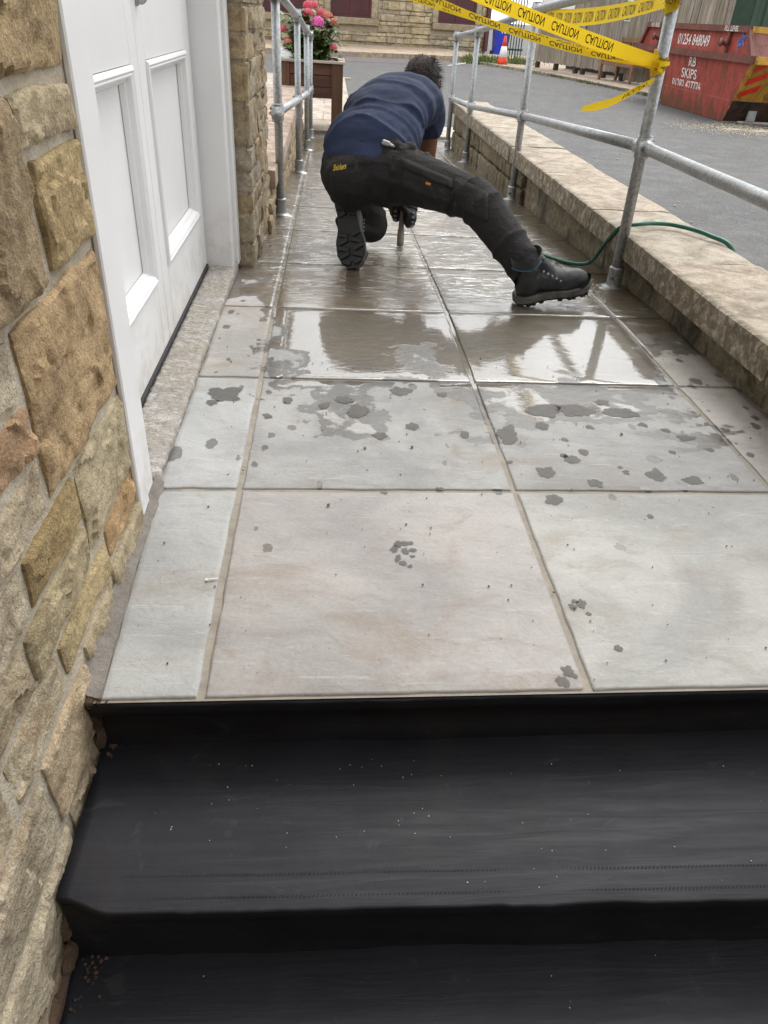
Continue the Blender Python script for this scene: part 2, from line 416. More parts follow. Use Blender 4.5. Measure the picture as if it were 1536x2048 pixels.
def m_paint(name, col=(.80, .80, .808), dirt=.55):
    k = NM(name); p = k.pos; X, Y, Z = k.xyz(p)
    n1 = k.noise(p, 3, 5, .6, .3); br = k.noise(k.scale(p, (30, 30, 1.6)), 2.4, 4, .6, .3); n3 = k.noise(p, 70, 4, .7)
    c = k.mix(k.ss(n1, .3, .75), col, tuple(x*.94 for x in col))
    low = k.ss(Z, .34, .0)
    c = k.mix(k.math('MULTIPLY', k.math('MULTIPLY', low, dirt), k.ss(k.noise(p, 11, 6, .7), .42, .66)), c, (.50, .46, .40))
    sp = k.voro(p, 42); c = k.mix(k.math('MULTIPLY', k.ss(sp, .07, .03), k.ss(k.noise(p, 5, 2), .55, .62)), c, (.35, .33, .31))
    c = k.mix(k.math('MULTIPLY', k.ss(n3, .70, .74), .35), c, (.55, .53, .50))
    return k.fin(c, .34, 0, k.bump(k.math('ADD', br, k.math('MULTIPLY', n3, .4)), .16, .003))

def m_galv(name, base=.42):
    k = NM(name); p = k.pos
    g = k.voro(p, 120, out='Color'); s_ = k.n('ShaderNodeSeparateColor'); k.put(s_.inputs[0], g)
    n1 = k.noise(p, 12, 5, .6); n2 = k.noise(p, 90, 4, .7); ln = k.noise(k.scale(p, (60, 60, 3)), 2, 4, .6)
    c = k.mix(k.ss(s_.outputs[0], 0, 1), (base*.78, base*.82, base*.85), (base*1.15, base*1.18, base*1.20))
    c = k.mix(k.math('MULTIPLY', k.ss(n1, .52, .72), .45), c, (base*.55, base*.56, base*.56))
    c = k.mix(k.math('MULTIPLY', k.ss(n2, .66, .80), .3), c, (base*1.5, base*1.7, base*1.68))
    return k.fin(c, k.ss(n1, .3, .7, .36, .52), .6, k.bump(k.math('ADD', n2, ln), .12, .002))

def m_wood(name, col, dark=.55, ax=2, sc=1.0, rough=.8):
    k = NM(name); v = k.obj()
    s = [26*sc]*3; s[ax] = 1.6*sc
    g = k.noise(k.scale(v, tuple(s)), 1.6, 6, .65, .8); n2 = k.noise(v, 4*sc, 5, .6); r = k.ornd()
    c = k.mix(k.ss(g, .3, .72), tuple(x*dark for x in col), tuple(x*1.15 for x in col))
    c = k.mix(k.math('MULTIPLY', k.ss(n2, .45, .7), .4), c, tuple(x*.6 for x in col))
    c = k.mix(1.0, c, k.mix(r, (.78, .78, .78), (1.15, 1.15, 1.15)), 'MULTIPLY')
    return k.fin(c, rough, 0, k.bump(g, .5, .004))

PAVE = m_paving('riven_paving'); JOINT = m_paving('paving_joint', True)
STONE = m_stone('sandstone'); STONE_FAR = m_stone('weathered_sandstone', 1.0, .45, .10)
STONE_MOSS = m_stone('damp_sandstone', .66, 1.0, 1.0); COPE = m_stone('coping_stone', 1.0, .9, .10, .9, None, .55); COPE_R = m_stone('stained_coping', 1.0, .9, .12, .8, (1.392, 1.425), .5)
MORTAR = m_mortar('lime_mortar'); MORTAR_FAR = m_mortar('old_mortar', (.26, .22, .155), (.40, .34, .25))
BROWN = m_mortar('brown_mortar', (.075, .045, .028), (.165, .105, .07))
ASPH = m_asphalt('asphalt'); BLACK = m_black('black_coating'); WHITE = m_paint('white_gloss')
GALV = m_galv('galvanised_steel', .36); GALV_B = m_galv('bright_galvanised', .44)

# ================================================================ ground
def ground_z(y): return -.25 - .5*smooth01(2.0, .1, y)
ys = [-40, -10, -3, -.5, 0, .2, .4, .6, .8, 1.0, 1.2, 1.5, 1.8, 2.1, 3, 6, 9, 15, 30, 60, 150, 400]
xs = [-300, -60, -15, -4, -1, 1, 2, 4, 7, 12, 20, 60, 300]
vs = [(x, y, ground_z(y)) for y in ys for x in xs]; nx = len(xs)
fs = [(j*nx+i, j*nx+i+1, (j+1)*nx+i+1, (j+1)*nx+i) for j in range(len(ys)-1) for i in range(nx-1)]
struct(mesh('road', (vs, fs), ASPH))
struct(mesh('added_shade_wall', box(-9, 12, -4.2, -3.6, -.8, 6.5), m_stone('shade_wall_stone', .8, .5, .2), None, False, (.33, .28, .2)))  # unseen wall added behind the camera to shade the risers and the worker's back

# ================================================================ landing and ramp of paving slabs
ROWS = [.776, 1.370, 1.965, 2.571, 3.212, 3.90, 4.57, 5.24, 5.91, 6.58, 7.25, 7.92, 8.55, 9.03]
COLS = [-.178, 0.0, .624, 1.258, 1.452]
SKEW = .016
paving = empty('paved_ramp', (.6, 4, 0)); struct(paving)
def bed_fn(u, v):
    y = .7725 + v*(9.03-.7725); x = -.19 + u*(1.46+.19); return (x, y+SKEW*x*(1 if y < 8 else 0), ramp_z(y)-.0042)
nv = 60
b_vs, b_fs = grid(24, nv, bed_fn)
struct(mesh('mortar_bed', (b_vs, b_fs), JOINT, paving))
TINT = [(.97, 1.0, 1.02), (1.0, .965, .965), (.98, 1.0, .985), (1.03, 1.0, .96), (.94, .95, .96), (1.04, 1.02, 1.0)]
ti = random.Random(11)
for j in range(len(ROWS)-1):
    for i in range(4):
        x0, x1 = COLS[i]+.0068, COLS[i+1]-.0068
        y0, y1 = ROWS[j]+.0068, ROWS[j+1]-.0068
        if j == 0: y0 = ROWS[0]+.0025
        if i == 0 and j == 0: x0 = -.148
        if i == 0 and j > 0: x0 = -.178
        if j == 0 and i == 0: pass
        sd_ = ti.random()*50
        dz = ti.uniform(-.0005, .0005); tx = ti.uniform(-.0006, .0006)
        n_ = 14
        def fn(u, v, x0=x0, x1=x1, y0=y0, y1=y1, sd_=sd_, dz=dz, tx=tx, i=i, j=j):
            xx = x0+(x1-x0)*u
            if i == 0 and j == 0: xx = (x0 + (-.176-x0)*v)*(1-u) + x1*u
            yy = y0+(y1-y0)*v + SKEW*xx
            e = .0035
            if j == 0 and v == 0: yy -= .0024*noise.noise(V((xx*18, 0, 2)))+.0; e = .0008 if u not in (0, 1) else e
            q = V((xx*9, yy*9, sd_))
            if u in (0, 1): xx += e*noise.noise(q*2.2)
            if v in (0, 1): yy += e*noise.noise(q*2.0+V((5, 0, 0)))
            z = ramp_z(yy) + dz + tx*(u-.5) + .0004*noise.noise(q*.35)
            ed = min(u, 1-u, v, 1-v)
            if ed == 0: z -= .0014
            return (xx, yy, z)
        us = [0, .008] + [t/n_ for t in range(1, n_)] + [.992, 1]
        vvs = [V(fn(a, b)) for b in us for a in us]; nn = len(us)
        ff = [(b*nn+a, b*nn+a+1, (b+1)*nn+a+1, (b+1)*nn+a) for b in range(nn-1) for a in range(nn-1)]
        # sides
        rim = [a for a in range(nn)] + [b*nn+nn-1 for b in range(1, nn)] + [(nn-1)*nn+a for a in range(nn-2, -1, -1)] + [b*nn for b in range(nn-2, 0, -1)]
        k0 = len(vvs); vvs += [vvs[r]-V((0, 0, .03)) for r in rim]
        for q in range(len(rim)):
            q2 = (q+1) % len(rim); ff.append((rim[q], k0+q, k0+q2, rim[q2]))
        c = TINT[ti.randrange(len(TINT))]; s_ = ti.uniform(.93, 1.05)
        if j == 0: c, s_ = [(.955, .985, 1.0), (.985, .955, .955), (.985, 1.0, .99), (1, 1, 1)][i], [1.02, .96, 1.05, 1][i]
        mesh('paving_slab', (vvs, ff), PAVE, paving, True, tuple(t*s_ for t in c))
# mortar fillet against the wall and the core below the landing
fil = grid(6, 40, lambda u, v: (-.184+u*(.032-.012*smooth01(0, .5, v)), .776+v*.62, .022*(1-u)**1.6+.004*noise.noise(V((u*3, v*14, 0)))))
mesh('mortar_fillet', fil, m_mortar('grey_mortar', (.21, .185, .16), (.30, .27, .24)), paving, True)
mesh('ramp_core', join(box(-.21, 1.455, .84, 2.5, -.9, -.035)), MORTAR, paving)

# ================================================================ black steps
steps = empty('entrance_steps', (.7, .5, -.3)); struct(steps)
SX0, SX1 = -.172, 1.46
def step_slab(yf0, yf1, yb, zt, th, seed, under):
    """tread with a worn nosing; front edge runs from yf0 (left) to yf1 (right)"""
    prof = 9; nxs = 90; vs, fs = [], []
    rad = .0045
    for i in range(nxs+1):
        u = i/nxs; x = SX0 + (SX1-SX0)*u; yf = yf0+(yf1-yf0)*u + .0032*noise.noise(V((x*9, seed, 0))) + .0015*noise.noise(V((x*40, seed, 1)))
        cl = .0 if under else .022*smooth01(.05, 0, u); yf += cl         # rounded corner by the wall
        zz = zt + .0018*noise.noise(V((x*5, seed, 4)))
        pts = [(yb, zt), ((yb*.5+yf*.5), zt), (yf+.03, zz), (yf+rad, zz)]
        for q in range(1, 4):
            a = q/4*math.pi/2; pts.append((yf+rad-rad*math.sin(a), zz-rad+rad*math.cos(a)))
        pts += [(yf+.001, zz-rad-.003), (yf+.004+.002*noise.noise(V((x*14, seed, 7))), zz-th*.6), (yf+.006, zz-th), (yf+.034, zz-th-.001)]
        m = len(pts)
        vs += [V((x, a, b)) for a, b in pts]
    for i in range(nxs):
        for q in range(m-1):
            fs.append((i*m+q, i*m+q+1, (i+1)*m+q+1, (i+1)*m+q))
    fs.append(tuple(range(m)))
    return vs, fs
RISE = [0, -.135, -.285, -.43, -.575]
FRONT = [(.773, .783), (.518, .503), (.27, .25), (.03, .01)]
# the paving is the top tread: its front edge and riser are coated black
lip = step_slab(.7670, .7935, .81, -.0075, .034, 3.1, 1)
fixn(mesh('nosing', lip, BLACK, steps, True))
def riser(y0, y1, zt, zb, seed):
    def fn(u, v):
        x = SX0+.004+(SX1-SX0)*u; y = y0+(y1-y0)*u + .006*noise.noise(V((x*4, v*3, seed)))+.0025*noise.noise(V((x*22, v*6, seed)))
        y -= .010*v*v
        return (x, y, zt+(zb-zt)*v)
    return grid(80, 8, fn)
fixn(mesh('riser', riser(.802, .824, -.02, -.14, 1.0), BLACK, steps, True))
for q in range(1, 4):
    t_ = step_slab(FRONT[q][0], FRONT[q][1], FRONT[q-1][0]+.06, RISE[q], .036, 5.0+q, 0)
    fixn(mesh('tread', t_, BLACK, steps, True))
    fixn(mesh('riser', riser(FRONT[q][0]+.024, FRONT[q][1]+.026, RISE[q]-.02, RISE[q+1]-.006, 2.0+q), BLACK, steps, True))
mesh('step_core', join(box(-.165, 1.455, .56, .83, -.9, -.15), box(-.165, 1.455, .31, .56, -.9, -.30), box(-.165, 1.455, .07, .31, -.9, -.445)), BLACK, steps)
# twisted-rope grip lines pressed into the first tread
for dy in (.052, .020):
    parts = []
    n_ = 250
    for i in range(n_):
        x = -.09 + i*(1.5/n_); u = (x-SX0)/(SX1-SX0); y = FRONT[1][0]+(FRONT[1][1]-FRONT[1][0])*u + dy
        a = .0030*(.6+.4*noise.noise(V((x*6, dy*50, 2)))); zt = RISE[1]+.0003
        parts.append(([V((x-.0022, y-a, zt)), V((x+.0005, y-a, zt)), V((x+.0038, y+a, zt)), V((x+.0011, y+a, zt)), V((x+.0008, y, zt+.0006))], [(0, 1, 4), (1, 2, 4), (2, 3, 4), (3, 0, 4)]))
    g = mesh('grip_line', join(*parts), BLACK, steps); g['kind'] = 'stuff'
# crumbled brown bedding mortar where the steps meet the wall
def smear(cy, cz, a, b, ang, x, seed, n=26):
    """thin broken skim of brown mortar against the wall"""
    vs = [V((x+.006, cy, cz))]; fs = []
    for k_, (f, dx) in enumerate(((.55, .005), (.85, .003), (1.0, -.006))):
        for i in range(n):
            q = i/n*2*math.pi; r = f*(1+.45*noise.noise(V((math.cos(q)*2, math.sin(q)*2, seed)))+.22*noise.noise(V((math.cos(q)*7, math.sin(q)*7, seed*3))))
            y, z = a*r*math.cos(q), b*r*math.sin(q)
            vs.append(V((x+dx+.003*noise.noise(V((y*90, z*90, seed))), cy+y*math.cos(ang)-z*math.sin(ang), cz+y*math.sin(ang)+z*math.cos(ang))))
    for i in range(n):
        i2 = (i+1) % n; fs.append((0, 1+i, 1+i2))
        for k_ in range(2): fs.append((1+k_*n+i, 1+(k_+1)*n+i, 1+(k_+1)*n+i2, 1+k_*n+i2))
    return vs, fs
for i, a in enumerate(((.796, -.06, .014, .050, .1, -.171), (.800, -.118, .020, .022, 0, -.169), (.776, -.008, .010, .010, 0, -.166), (.545, -.215, .020, .034, .2, -.170), (.528, -.262, .026, .022, -.3, -.168), (.43, -.275, .085, .012, .0, -.172))):
    fixn(mesh('mortar_patch', smear(*a, i*3.7+1), BROWN, steps, True))
cr_ = random.Random(77); parts = []
for (cx, cy, cz, sx, sy, n_) in ((-.158, .795, -.134, .010, .016, 26), (-.150, .520, -.284, .012, .02, 26), (-.158, .44, -.284, .006, .05, 16), (-.155, .772, -.004, .006, .004, 10)):
    for i in range(n_):
        s_ = cr_.uniform(.0008, .0026)
        parts.append(move(rbox(2*s_, 2*s_*cr_.uniform(.7, 1.3), 1.5*s_, (2, 2, 2), s_*.3, s_*.5, 180, i+n_), T(cx+abs(cr_.gauss(0, sx)), cy+cr_.gauss(0, sy), cz+s_*.7) @ rot(cr_.uniform(0, 3), 'Z')))
o = fixn(mesh('mortar_crumbs', join(*parts), BROWN, steps)); o['kind'] = 'stuff'
# pale grit lying on the treads
gr = random.Random(3); parts = []
for i in range(70):
    q = gr.choice((1, 1, 1, 2)); x = gr.uniform(-.12, 1.1)*gr.uniform(.3, 1); y = gr.uniform(FRONT[q][0]+.01, FRONT[q-1][0]-.005); s_ = gr.uniform(.0004, .0010)
    parts.append(move(rbox(2*s_, 2*s_, 1.4*s_, (2, 2, 2), s_*.6, s_*.4, 300, i), T(x, y, RISE[q]+s_*.9)))
g = mesh('grit', join(*parts), plain('pale_grit', (.55, .52, .45), .9, .3), None); g['kind'] = 'stuff'
tag(g, 'pale specks of grit scattered on the black steps', 'grit')

# ================================================================ stone building with the white door
bld = empty('stone_building', (-.5, 1.5, 0))
tag(bld, 'tan rock-faced stone building with white panelled double door beside the paving', 'building')
PAL = [(.42, .335, .22), (.40, .335, .235), (.45, .385, .28), (.375, .315, .225), (.46, .40, .305), (.41, .315, .21), (.43, .385, .315)]
WX = -.192          # mortar face of the near wall
mesh('wall_mortar', join(grid(40, 60, lambda u, v: (WX-.0005+.009*smooth01(.14, .0, -.95+v*2.7)*smooth01(1.2, .95, -.4+u*1.655)+.0035*noise.noise(V((u*14, v*16, 3))), -.4+u*1.655, -.95+v*2.7))), MORTAR, bld, True)
mesh('wall_core', box(-.62, WX-.022, -.45, 1.22, -.95, 1.75), MORTAR, bld)
# above the doorway the wall goes on, out of the picture
mesh('upper_wall', box(-.62, WX-.004, -.45, 4.04, 2.35, 6.2), m_stone('upper_sandstone', 1.0, .7), bld, False, (.40, .32, .2))
mesh('near_upper_wall', box(-.62, WX-.004, -.45, 1.23, 1.75, 2.35), STONE, bld, False, (.40, .32, .2))
NEAR = [  # y0, y1, z0, z1, proud, colour
    (.955, 1.238, .800, .985, .016, (0.391, 0.294, 0.169)), (.70, .945, .800, .98, .012, PAL[1]),
    (1.00, 1.236, .722, .786, .020, (0.471, 0.397, 0.272)), (1.03, 1.236, .566, .712, .018, (0.425, 0.329, 0.180)),
    (.70, .992, .562, .787, .040, (0.317, 0.243, 0.152)), (.40, .69, .566, .785, .012, PAL[3]),
    (.862, 1.236, .308, .553, .017, (0.437, 0.317, 0.186)),
    (.60, .850, .472, .552, .010, (0.471, 0.420, 0.323)), (.62, .852, .390, .460, .012, (0.448, 0.306, 0.192)), (.60, .85, .308, .380, .010, (0.460, 0.391, 0.289)),
    (.35, .59, .43, .552, .01, PAL[2]), (.35, .59, .308, .42, .01, PAL[0]),
    (.962, 1.240, .138, .297, .012, (0.471, 0.408, 0.283)), (.735, .950, .218, .297, .014, (0.374, 0.283, 0.146)), (.45, .722, .225, .297, .010, PAL[4]),
    (.690, .950, .128, .208, .013, (0.425, 0.357, 0.232)), (.40, .678, .135, .215, .010, PAL[1]),
    (1.032, 1.242, .068, .130, .012, (0.482, 0.334, 0.186)), (.765, 1.020, .058, .119, .013, (0.443, 0.357, 0.209)), (.560, .753, .045, .122, .010, (0.454, 0.391, 0.283)),
    (1.020, 1.246, -.02, .058, .010, (0.460, 0.391, 0.272)), (.835, 1.008, -.045, .049, .010, (0.437, 0.368, 0.254)), (.625, .823, -.10, .036, .012, (0.471, 0.380, 0.266)),
    (.34, .548, .04, .125, .01, PAL[2]), (.30, .612, -.10, .032, .012, PAL[4])]
rr_ = random.Random(5)
z = -.11
while z > -.92:
    h = rr_.choice((.085, .11, .14, .12)); y = -.38+rr_.uniform(0, .12)
    while y < .84:
        L = rr_.uniform(.17, .36); y1 = min(y+L, .86)
        if y1-y > .05: NEAR.append((y, y1-.012, z-h+.010, z, rr_.uniform(.008, .016), rr_.choice(((.45, .395, .30), (.46, .38, .285), (.45, .41, .325), (.42, .345, .25)))))
        y += L
    z -= h
for z in (-.10, .037, .13, .303, .56, .80):       # filler stones between the camera and the modelled ones
    h = {-.10: .13, .037: .09, .13: .165, .303: .25, .56: .23, .80: .19}[z]; y = -.38
    y_end = {-.10: .29, .037: .33, .13: .39, .303: .34, .56: .39, .80: .69}[z]
    while y < y_end-.05:
        L = rr_.uniform(.2, .34); NEAR.append((y, min(y+L, y_end)-.012, z, z+h-.012, .010, rr_.choice(PAL))); y += L
z = .998
while z < 1.72:
    h = rr_.choice((.14, .18, .11)); y = -.38
    while y < 1.2:
        L = rr_.uniform(.22, .4); y1 = min(y+L, 1.238)
        if y1-y > .06: NEAR.append((y, y1-.012, z, min(z+h-.012, 1.74), .012, rr_.choice(PAL)))
        y += L
    z += h
for i, (y0, y1, z0, z1, pr_, c) in enumerate(NEAR):
    vis = y1 > .45 and z0 < 1.0
    st = .0065 if vis else .03
    ny, nz = max(6, int((y1-y0)/st)), max(5, int((z1-z0)/st))
    th = .06
    vs, fs = rbox(th, y1-y0-.005, z1-z0-.005, (5, min(ny, 64), min(nz, 44)), .004, .0022 if vis else .005, 30, i*1.37+2, 5, .35)
    cy, cz = (y0+y1)/2, (z0+z1)/2; hy, hz = (y1-y0)/2, (z1-z0)/2
    base_out = .009*smooth01(.16, .02, z1)*smooth01(1.25, .95, y0)
    o_vs = []
    for v in vs:
        u, w_ = v.y/hy, v.z/hz
        fr = smooth01(-.01, .03, v.x)
        dome = (1-abs(u)**26)*(1-abs(w_)**20)
        bl = noise.fractal(V((v.y*7+i*5.3, v.z*9, i)), 1, 2, 3)
        fct = facets(cy+v.y, cz+v.z, i*1.9, 13 if vis else 8)
        x = v.x + fr*dome*(pr_*(.42 + .15*bl) + .0075*fct)
        jy = .006*noise.noise(V((v.z*16, i*3.1, 1))); jz = .006*noise.noise(V((v.y*12, i*2.7, 5)))
        o_vs.append(V((WX-.028+base_out+x, cy+v.y+jy, cz+v.z+jz)))
    crisp(mesh('stone', (o_vs, fs), STONE, bld, True, c), 30)
# ---- doorway: linings, threshold and the door
DX = -.290
jamb = join(bevbox(-.33, -.190, 1.252, 1.372, .004, 2.3, .004), bevbox(-.192, -.180, 1.240, 1.300, .004, 2.3, .003), bevbox(-.192, -.184, 1.306, 1.362, .004, 2.3, .003))
frame = mesh('door_frame', join(jamb,
    bevbox(-.40, -.190, 2.985, 3.13, .004, 2.3, .004) , bevbox(-.33, -.19, 1.372, 2.985, 2.14, 2.3, .004)), WHITE, bld)
mesh('architrave', join(bevbox(-.204, -.174, 3.05, 3.118, .006, 2.3, .004), bevbox(-.214, -.2035, 3.054, 3.104, .006, 2.3, .002)), WHITE, frame)
# reveal board facing the landing, with its screw cap
mesh('reveal_board', bevbox(-.325, -.205, 3.068, 3.083, .01, 2.3, .003), WHITE, frame)
mesh('screw_cap', move(lathe([(.0062, 0), (.0062, .002), (.0042, .0045), (.0025, .0045), (.0018, .003)], 14), T(-.234, 3.067, .748) @ rot(R(90), 'X')), plain('dull_metal', (.35, .34, .33), .4, .2, metal=.6), frame, True)
D0, D1 = 1.375, 2.965
P = [(1.475, 2.078), (2.245, 2.862)]      # panel openings along y
Z_ = [(.228, .752), (.962, 2.02)]
door = mesh('door', join(bevbox(DX-.050, DX-.026, D0, D1, .03, 2.13, .002)), WHITE, bld)
def bar(n_, a, b, c, d, par=None): return mesh(n_, bevbox(DX-.0262, DX, a, b, c, d, .002), WHITE, par or door)
bar('stile', D0, P[0][0], .03, 2.13); bar('stile', P[0][1], 2.160, .03, 2.13); bar('stile', 2.1625, P[1][0], .03, 2.13); bar('stile', P[1][1], D1, .03, 2.13)
for (a, b) in P:
    bar('rail', a, b, .03, Z_[0][0]); bar('rail', a, b, Z_[0][1], Z_[1][0]-.0); bar('rail', a, b, Z_[1][1], 2.13)
    for (c, d) in Z_:
        # bolection moulding, mitred round the opening
        prof = [(0, .0), (.004, .007), (.010, .009), (.016, .005), (.019, .006), (.024, .003), (.030, -.010), (.034, -.012), (.040, -.0245)]
        vs, fs = [], []
        for (t_, x_) in prof:
            vs += [V((DX+x_, a+t_, c+t_)), V((DX+x_, b-t_, c+t_)), V((DX+x_, b-t_, d-t_)), V((DX+x_, a+t_, d-t_))]
        for q in range(len(prof)-1):
            for e in range(4):
                e2 = (e+1) % 4; fs.append((q*4+e, q*4+e2, (q+1)*4+e2, (q+1)*4+e))
        fixn(mesh('moulding', (vs, fs), WHITE, door))
mesh('handle', join(tube(spline([(DX+.004, 2.215, .878), (DX+.018, 2.215, .880), (DX+.024, 2.215, .90), (DX+.024, 2.215, .99), (DX+.018, 2.215, 1.012), (DX+.004, 2.215, 1.015)], 6), .0065, 10), bevbox(DX, DX+.005, 2.203, 2.227, .868, 1.03, .002)), GALV_B, door, True)
SILLM = plain('sill_metal', (.36, .38, .40), .45, .3, 20, .3, .2, 80)
mesh('weather_seal', bevbox(DX-.01, DX+.006, D0, D1, .012, .030, .002), plain('black_rubber', (.02, .02, .022), .6), door)
mesh('sill_bar', bevbox(DX+.004, DX+.042, D0, 3.07, -.02, .014, .003), SILLM, frame)
# worn stone threshold, higher than the paving by a hand's width of mortar
thr_c = NM('worn_threshold'); p_ = thr_c.pos
st_ = thr_c.noise(thr_c.scale(p_, (14, 34, 14)), 1.5, 6, .7, 1.0); n_ = thr_c.noise(p_, 5, 5, .6)
cc = thr_c.mix(thr_c.ss(n_, .35, .7), (.42, .39, .36), (.38, .335, .275)); cc = thr_c.mix(thr_c.ss(st_, .5, .60), cc, (.56, .535, .505)); cc = thr_c.mix(thr_c.math('MULTIPLY', thr_c.ss(thr_c.noise(p_, 60, 5, .7), .5, .62), .5), cc, (.24, .21, .18))
THR = thr_c.fin(cc, .9, 0, thr_c.bump(thr_c.math('ADD', st_, thr_c.noise(p_, 80, 4, .7)), 1.0, .010))
vs, fs = rbox(.105, 1.70, .06, (14, 150, 6), .006, .005, 40, 4, 5, .4)
mesh('threshold', ([v+V((-.232+.02*0, 2.235, -.013)) for v in vs], fs), THR, bld, True)
# ---- wall beyond the door, up to the corner of the building
FX = -.122
fr = random.Random(21)
mesh('far_wall_mortar', join(grid(30, 40, lambda u, v: (FX-.007+.003*noise.noise(V((u*20, v*25, 3))), 3.135+u*.905, -.45+v*2.2)), grid(8, 40, lambda u, v: (-.32+u*.188, 3.1425+.002*noise.noise(V((u*9, v*25, 7))), -.45+v*2.2))), MORTAR, bld, True)
mesh('far_wall_core', box(-.62, FX-.016, 3.142, 4.035, -.45, 2.36), MORTAR, bld)
zq = [-.30, -.02, .075, .135, .20, .256, .30, .345, .42, .485, .565, .65, .72, .79, .88, .97, 1.1, 1.22, 1.35, 1.5, 1.62, 1.74]
zq = [-.30, -.03, .07, .19, .262, .342, .425, .58, .715, .80, .885, 1.02, 1.15, 1.3, 1.42, 1.58, 1.74]
for i in range(len(zq)-1):
    z0, z1 = zq[i]+.005, zq[i+1]-.006
    L = .16 if i % 2 else .34
    L += fr.uniform(-.04, .05)
    vs, fs = rbox(.15, L, z1-z0, (16, int(L/.012), max(5, int((z1-z0)/.011))), .005, .0045, 20, i*2.3+70, 5, .35)
    o = [V((FX-.068+v.x+.008*noise.noise(V((v.y*9, v.z*9, i))), 3.136+L/2+v.y, (z0+z1)/2+v.z)) for v in vs]
    crisp(mesh('quoin', (o, fs), STONE, bld, True, fr.choice(PAL)))
    y = 3.136+L+.010
    while y < 4.03:
        l2 = fr.uniform(.2, .42); y1 = min(y+l2, 4.045)
        if 4.045-y1 < .08: y1 = 4.045
        zz = [(z0, z1)]
        if z1-z0 > .10 and fr.random() < .5: zm = (z0+z1)/2+fr.uniform(-.01, .01); zz = [(z0, zm-.005), (zm+.005, z1)]
        for (a, b) in zz:
            vs, fs = rbox(.11, y1-y-.009, b-a, (6, max(4, int((y1-y)/.013)), max(4, int((b-a)/.012))), .005, .0065, 19, fr.random()*90, 5, .35)
            o = [V((FX-.048+v.x+(.012*facets(y+v.y, a+v.z, i*2.7, 11) if v.x > .03 else 0), (y+y1)/2+v.y, (a+b)/2+v.z)) for v in vs]
            crisp(mesh('stone', (o, fs), STONE, bld, True, fr.choice(PAL)))
        y = y1
# rubble footing at the corner
for i, (y, z, s_) in enumerate(((3.90, -.03, .09), (4.03, .02, .10))):
    vs, fs = rbox(.05, s_*2.4, s_, (8, 14, 8), .008, .010, 22, i+40, 5, .4)
    mesh('footing_stone', ([v+V((-.118, y, z)) for v in vs], fs), STONE, bld, True, PAL[i % 7])

# ================================================================ low walls along the ramp
def coping(parent, x0, x1, y0, y1, z0, z1, seed, col, mat=None):
    L = y1-y0
    vs, fs = rbox(x1-x0, L, z1-z0, (26, max(24, int(L/.018)), 8), .005, .0012, 24, seed, 5, .3)
    o = []
    for v in vs:
        up = smooth01(-.01, .03, v.z)
        h = noise.fractal(V((v.x*6+seed, v.y*3, seed)), 1, 2, 4)
        o.append(V(((x0+x1)/2+v.x, (y0+y1)/2+v.y, (z0+z1)/2+v.z+up*(.0036*h-.002-.003*abs(v.x/(x1-x0)*2)**8+.0015*noise.noise(V((v.x*30, v.y*9, seed)))))))
    return crisp(mesh('coping_stone', (o, fs), mat or COPE, parent, True, col))
rw = empty('ramp_wall', (1.6, 4.5, -.2))
tag(rw, 'low damp stone wall with sandstone copings between the paving and the road', 'wall')
def wall_face(u, v):
    y = .3+u*7.98; z = -.8+v*.905
    n = noise.fractal(V((y*5, z*7, 3)), 1, 2, 4)
    return (1.462+.009*n-.004*noise.noise(V((y*40, z*40, 1))), y, z)
mesh('wall_core', join(box(1.475, 1.735, .3, 8.27, -.95, .103)), STONE_MOSS, rw, False, (.30, .255, .18))
mesh('rendered_face', grid(330, 36, wall_face), STONE_MOSS, rw, True, (.33, .285, .205))
wr = random.Random(9); y = 5.0
while y < 8.2:                                  # rubble blocks showing where the render has gone
    L = wr.uniform(.28, .5); y1 = min(y+L, 8.27)
    zz = ramp_z(y)-.05
    for (a, b) in ((zz, zz*.45+.055), (zz*.45+.065, .10)):
        vs, fs = rbox(.05, y1-y-.012, b-a-.006, (4, 16, 8), .008, .008, 14, wr.random()*80, 5, .4)
        mesh('stone', ([v+V((1.452, (y+y1)/2, (a+b)/2)) for v in vs], fs), STONE_MOSS, rw, True, wr.choice(((.33, .27, .18), (.36, .31, .22), (.29, .24, .16))))
    y = y1
CJ = [.30, 1.05, 1.78, 2.628, 3.48, 4.40, 5.33, 6.25, 7.2, 8.31]
for i in range(len(CJ)-1):
    coping(rw, 1.392+wr.uniform(-.006, .006), 1.775, CJ[i]+.004, CJ[i+1]-.004, .106, .207+wr.uniform(-.005, .005), i*3.3+1, wr.choice(((.45, .395, .335), (.43, .385, .33), (.47, .415, .35), (.38, .32, .265))), COPE_R)
lw = empty('left_ramp_wall', (-.25, 6.5, -.2)); lw.name = 'ramp_side_wall'
tag(lw, 'low rubble wall with pinkish copings running on from the building corner', 'wall')
mesh('wall_core', box(-.36, -.14, 4.05, 8.95, -.5, .10), MORTAR, lw)
y = 4.06; lr = random.Random(31)
while y < 8.9:
    L = lr.uniform(.2, .4); y1 = min(y+L, 8.95); zz = ramp_z(y)-.06
    for (a, b) in ((zz, zz*.5+.05), (zz*.5+.06, .098)):
        vs, fs = rbox(.07, y1-y-.012, b-a-.006, (5, 16, 8), .014, .012, 13, lr.random()*80, 4, .4)
        mesh('stone', ([v+V((-.142, (y+y1)/2, (a+b)/2)) for v in vs], fs), STONE, lw, True, lr.choice(PAL))
    y = y1
LJ = [4.02, 4.62, 5.25, 5.95, 6.7, 7.5, 8.3, 8.97]
